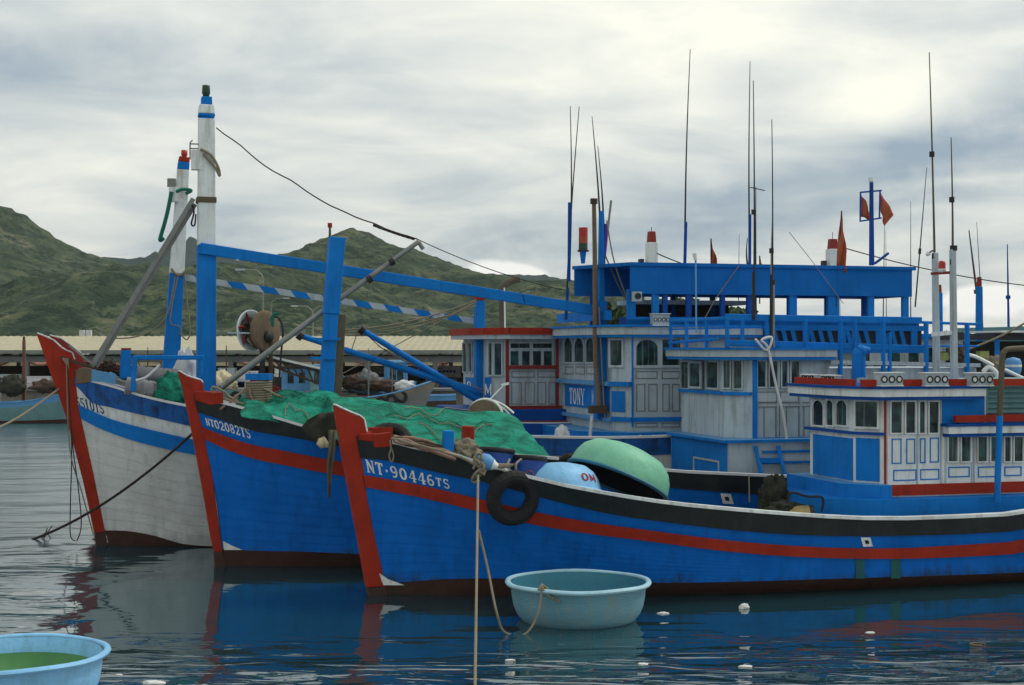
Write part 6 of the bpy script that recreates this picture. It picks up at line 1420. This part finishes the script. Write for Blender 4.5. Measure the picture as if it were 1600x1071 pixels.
simple_boat((W(322,605,89).x,89),8,9,2.3,2.5,1.35,'column','tealroof','dark grey green quay boat seen between the tallest mast and the rope coil',(4.5,7,3.0,.9),[(1.2,0,4.4,.1,'woodd','column'),(3.2,.2,3.8,.07,'column','column')],((.2,-1),(.3,-1)),grp='small boats at the quay',cabm='lblue',roofm='olive',rail='column')
simple_boat((W(560,600,91).x,91),3,6,2,2.2,1.25,'woodd','lblue','small brown quay boat just right of the square blue post',(1.6,3.0,3.35,.8),[(.7,0,4.0,.07,'column','column'),(4.2,0,3.6,.07,'column','column')],grp='small boats at the quay',cabm='lblue',roofm='skyb',rail='lblue')
simple_boat((W(205,600,90).x,90),3,8,2.2,2.4,1.3,'blue3','column','dark blue quay boat behind the bow gear of the white hulled boat',(2.6,4.6,3.2,.9),[(1,0,4.3,.09,'woodd','column')],grp='small boats at the quay',cabm='greyw',roofm='blue3',rail='column')
for i,(px,py,D,rx,rz,m,lb) in enumerate(((20,603,83.5,.7,.55,'olive','dark round gear heap on the light blue quay boat at the far left'),(72,604,83.5,.8,.35,'woodd','brown gear heap on the light blue quay boat beside the rusty pole'),(105,600,83.5,.7,.5,'olive','dark canvas heap on the light blue quay boat next to the farthest stem'),(555,598,89.5,.9,.45,'woodd','dark brown gear heap on the tyre hung quay boat'),(575,596,89.5,.7,.6,'column','grey gear heap on the tyre hung quay boat'),(600,603,88.5,1.0,.35,'woodd','brown net heap on the tyre hung quay boat'),(632,604,88,.6,.35,'cloth','pale bundle near the bow of the tyre hung quay boat'),(445,604,90,1.0,.6,'olive','dark heap under the lattice frame on a quay boat'),(345,598,89,.8,.7,'cream','tan cardboard heap right of the tallest mast'),(470,600,90,.7,.7,'column','grey heap left of the square blue post on a quay boat'))):
    heap(W(px,py,D),rx,rx*.6,rz,m,lb,'gear heap','gear_heap',40+i,n=16,amp=.5)
def boxrow(px,y0,y1,w,D,m,lb,nm='stacked_crates',cat='crates'):
    q=W(px,y1,D); h=W(px,y0,D).z-q.z; e=empty(nm,q,0,lb,cat,'crate stacks on the quay'); ww=w/F*D; n=max(1,int(h/.42))
    for k in range(n):
        mb=MB(); dx=random.uniform(-.05,.05); mb.box((-ww/2+dx,0,k*h/n+.02),(ww/2+dx,.8,(k+1)*h/n-.01),m); mb.box((-ww/2+dx-.03,-.03,(k+1)*h/n-.07),(ww/2+dx+.03,.83,(k+1)*h/n-.012),m); mb.build('crate',e)
for i,t in enumerate(((60,588,612,36,99,'cloth'),(15,585,612,30,99,'greyw'),(170,592,612,30,99,'lblue'),(355,575,606,26,99,'greyw'),(385,580,606,30,98,'cloth'),(372,596,612,22,98,'blue3'),(436,572,610,14,99,'white'),(465,585,612,20,99,'cream'),(590,590,612,34,99,'greyw'),(612,594,612,22,98.5,'cloth'),(640,596,612,20,98.5,'lblue'),(700,592,612,24,99,'blue3'))):
    boxrow(*t,['pale crate stack behind the rusty pole','grey crate stack at the far left edge','pale blue crate stack behind the left red stems','grey crate stack right of the tallest mast','pale crate stack under the round net hauler','dark blue crate stack below the boom pole','narrow white crate stack under the lattice frame','cream crate stack left of the square blue post','grey crate stack above the tyre hung quay boat','pale crate stack above the tyre hung boat, right one','light blue crate stack by the concrete wall','dark blue crate stack left of the red roofed cabin'][i])
def signb(px,y0,y1,w,D,m,m2,lb):
    q=W(px,y1,D); h=W(px,y0,D).z-q.z; ww=w/F*D; e=empty('sign_board',q,0,lb,'sign','signs hung under the shed roof'); mb=MB(); mb.box((-ww/2,0,0),(ww/2,.12,h),m); mb.build('board',e); mb=MB()
    for k in range(6): mb.box((-ww*.36+k*ww*.12,-.02,h*.42),(-ww*.36+k*ww*.12+ww*.085,-.002,h*.62),m2)
    mb.box((-ww*.36,-.02,h*.72),(-ww*.1,-.002,h*.8),m2); mb.build('sign_writing',e)
signb(697,572,590,46,118,'white','blue3','white sign under the shed roof beside the red roofed cabin'); signb(664,571,588,24,119,'cloth','redd','white sign with red marks under the shed roof'); signb(20,558,564,60,105,'lblue','white','long pale blue sign under the shed roof at far left'); signb(600,574,584,50,119,'cream','greyw','cream sign board under the shed roof behind the derricks')
# far trees seen between the canopy posts
def leafmat():
    return mat('tree leaves',(.045,.085,.03),.7,.4,(.02,.04,.02),6,0)
M['leaf']=leafmat()
def tree(px,ybase,ytop,D,wpx,label,seed):
    r_=random.Random(seed); x=(px-CX)/F*D; zt=W(0,ytop,D).z; z0=1.4; H=zt-z0; w=wpx/F*D/2; e=empty('tree',(x,D,z0),0,label,'tree','trees on the shore seen past the boats')
    mb=MB(); mb.tube([(0,0,0),(.1,0,H*.35),(.0,0,H*.6)],[.28,.2,.1],'woodd',7)
    for k in range(6): a=k*1.05; mb.tube([(.05,0,H*.35),(w*.6*math.cos(a),w*.6*math.sin(a),H*(.62+.1*(k%3)))],[.12,.03],'woodd',5)
    mb.build('trunk',e); mb=MB()
    cl_=[(Vector((r_.gauss(0,w*.45),r_.gauss(0,w*.45),H*(.68+r_.uniform(-.25,.22)))),w*r_.uniform(.22,.42)) for _ in range(16)]
    vs=[];fs=[]
    for c,rr in cl_:
        for _ in range(170):
            d=Vector((r_.gauss(0,1),r_.gauss(0,1),r_.gauss(0,1))).normalized()*rr*r_.uniform(.5,1.1); p=c+d; s_=.16*r_.uniform(.7,1.6)
            u=Vector((r_.gauss(0,1),r_.gauss(0,1),r_.gauss(0,1))).normalized(); v=u.cross(Vector((r_.gauss(0,1),r_.gauss(0,1),r_.gauss(0,1)))).normalized()
            o=len(vs); vs+=[p-u*s_-v*s_*.5,p+u*s_-v*s_*.5,p+u*s_*.6+v*s_,p-u*s_*.6+v*s_]; fs.append((o,o+1,o+2,o+3))
    mb.add(vs,fs,'leaf'); mb.build('crown',e,fix=False)
tree(1060,600,462,104,90,'dark tree seen under the canopy behind the horn speaker',1); tree(1140,600,466,102,80,'dark tree seen under the canopy between the middle posts',2); tree(1105,600,476,108,80,'dark tree between the two others under the canopy',3); tree(960,600,468,112,70,'tree behind the timber pole under the dark canopy corner',4); tree(1010,600,470,106,70,'tree behind the canopy left posts',5)
tree(1385,600,498,112,60,'low tree top showing right under the canopy end',6); tree(1500,600,520,112,90,'low tree behind the twin white masts',7); tree(1590,600,514,110,90,'low tree at the right edge above the awning',8); tree(1245,600,505,115,70,'low tree behind the canopy near its middle posts',9)

# ======================= air =======================
def haze():
    mb=MB(); mb.box((-480,-2,-4),(600,1200,CH+120),'blk'); m=bpy.data.materials.new('thin haze'); m.use_nodes=True; t=m.node_tree; t.nodes.clear()
    o=N(t,'ShaderNodeOutputMaterial'); v=N(t,'ShaderNodeVolumePrincipled'); v.inputs['Color'].default_value=(.86,.92,1,1); v.inputs['Density'].default_value=HZ; v.inputs['Anisotropy'].default_value=.2; lk(t,v.outputs[0],o.inputs['Volume'])
    mb.mats=[m]; ob=mb.build('haze'); tag(ob,kind='stuff')
HZ=.00012
haze()

for o in list(bpy.data.objects):
    if o.type=='MESH' and o.name.split('.')[0] in ('mast','boom','aft_post','stem','bollard_post','post','rail_bar','top_rail','bottom_rail','bow_block','spar'):
        b=o.modifiers.new('worn_edges','BEVEL'); b.width=.016; b.segments=2; b.limit_method='ANGLE'; b.angle_limit=R(50)
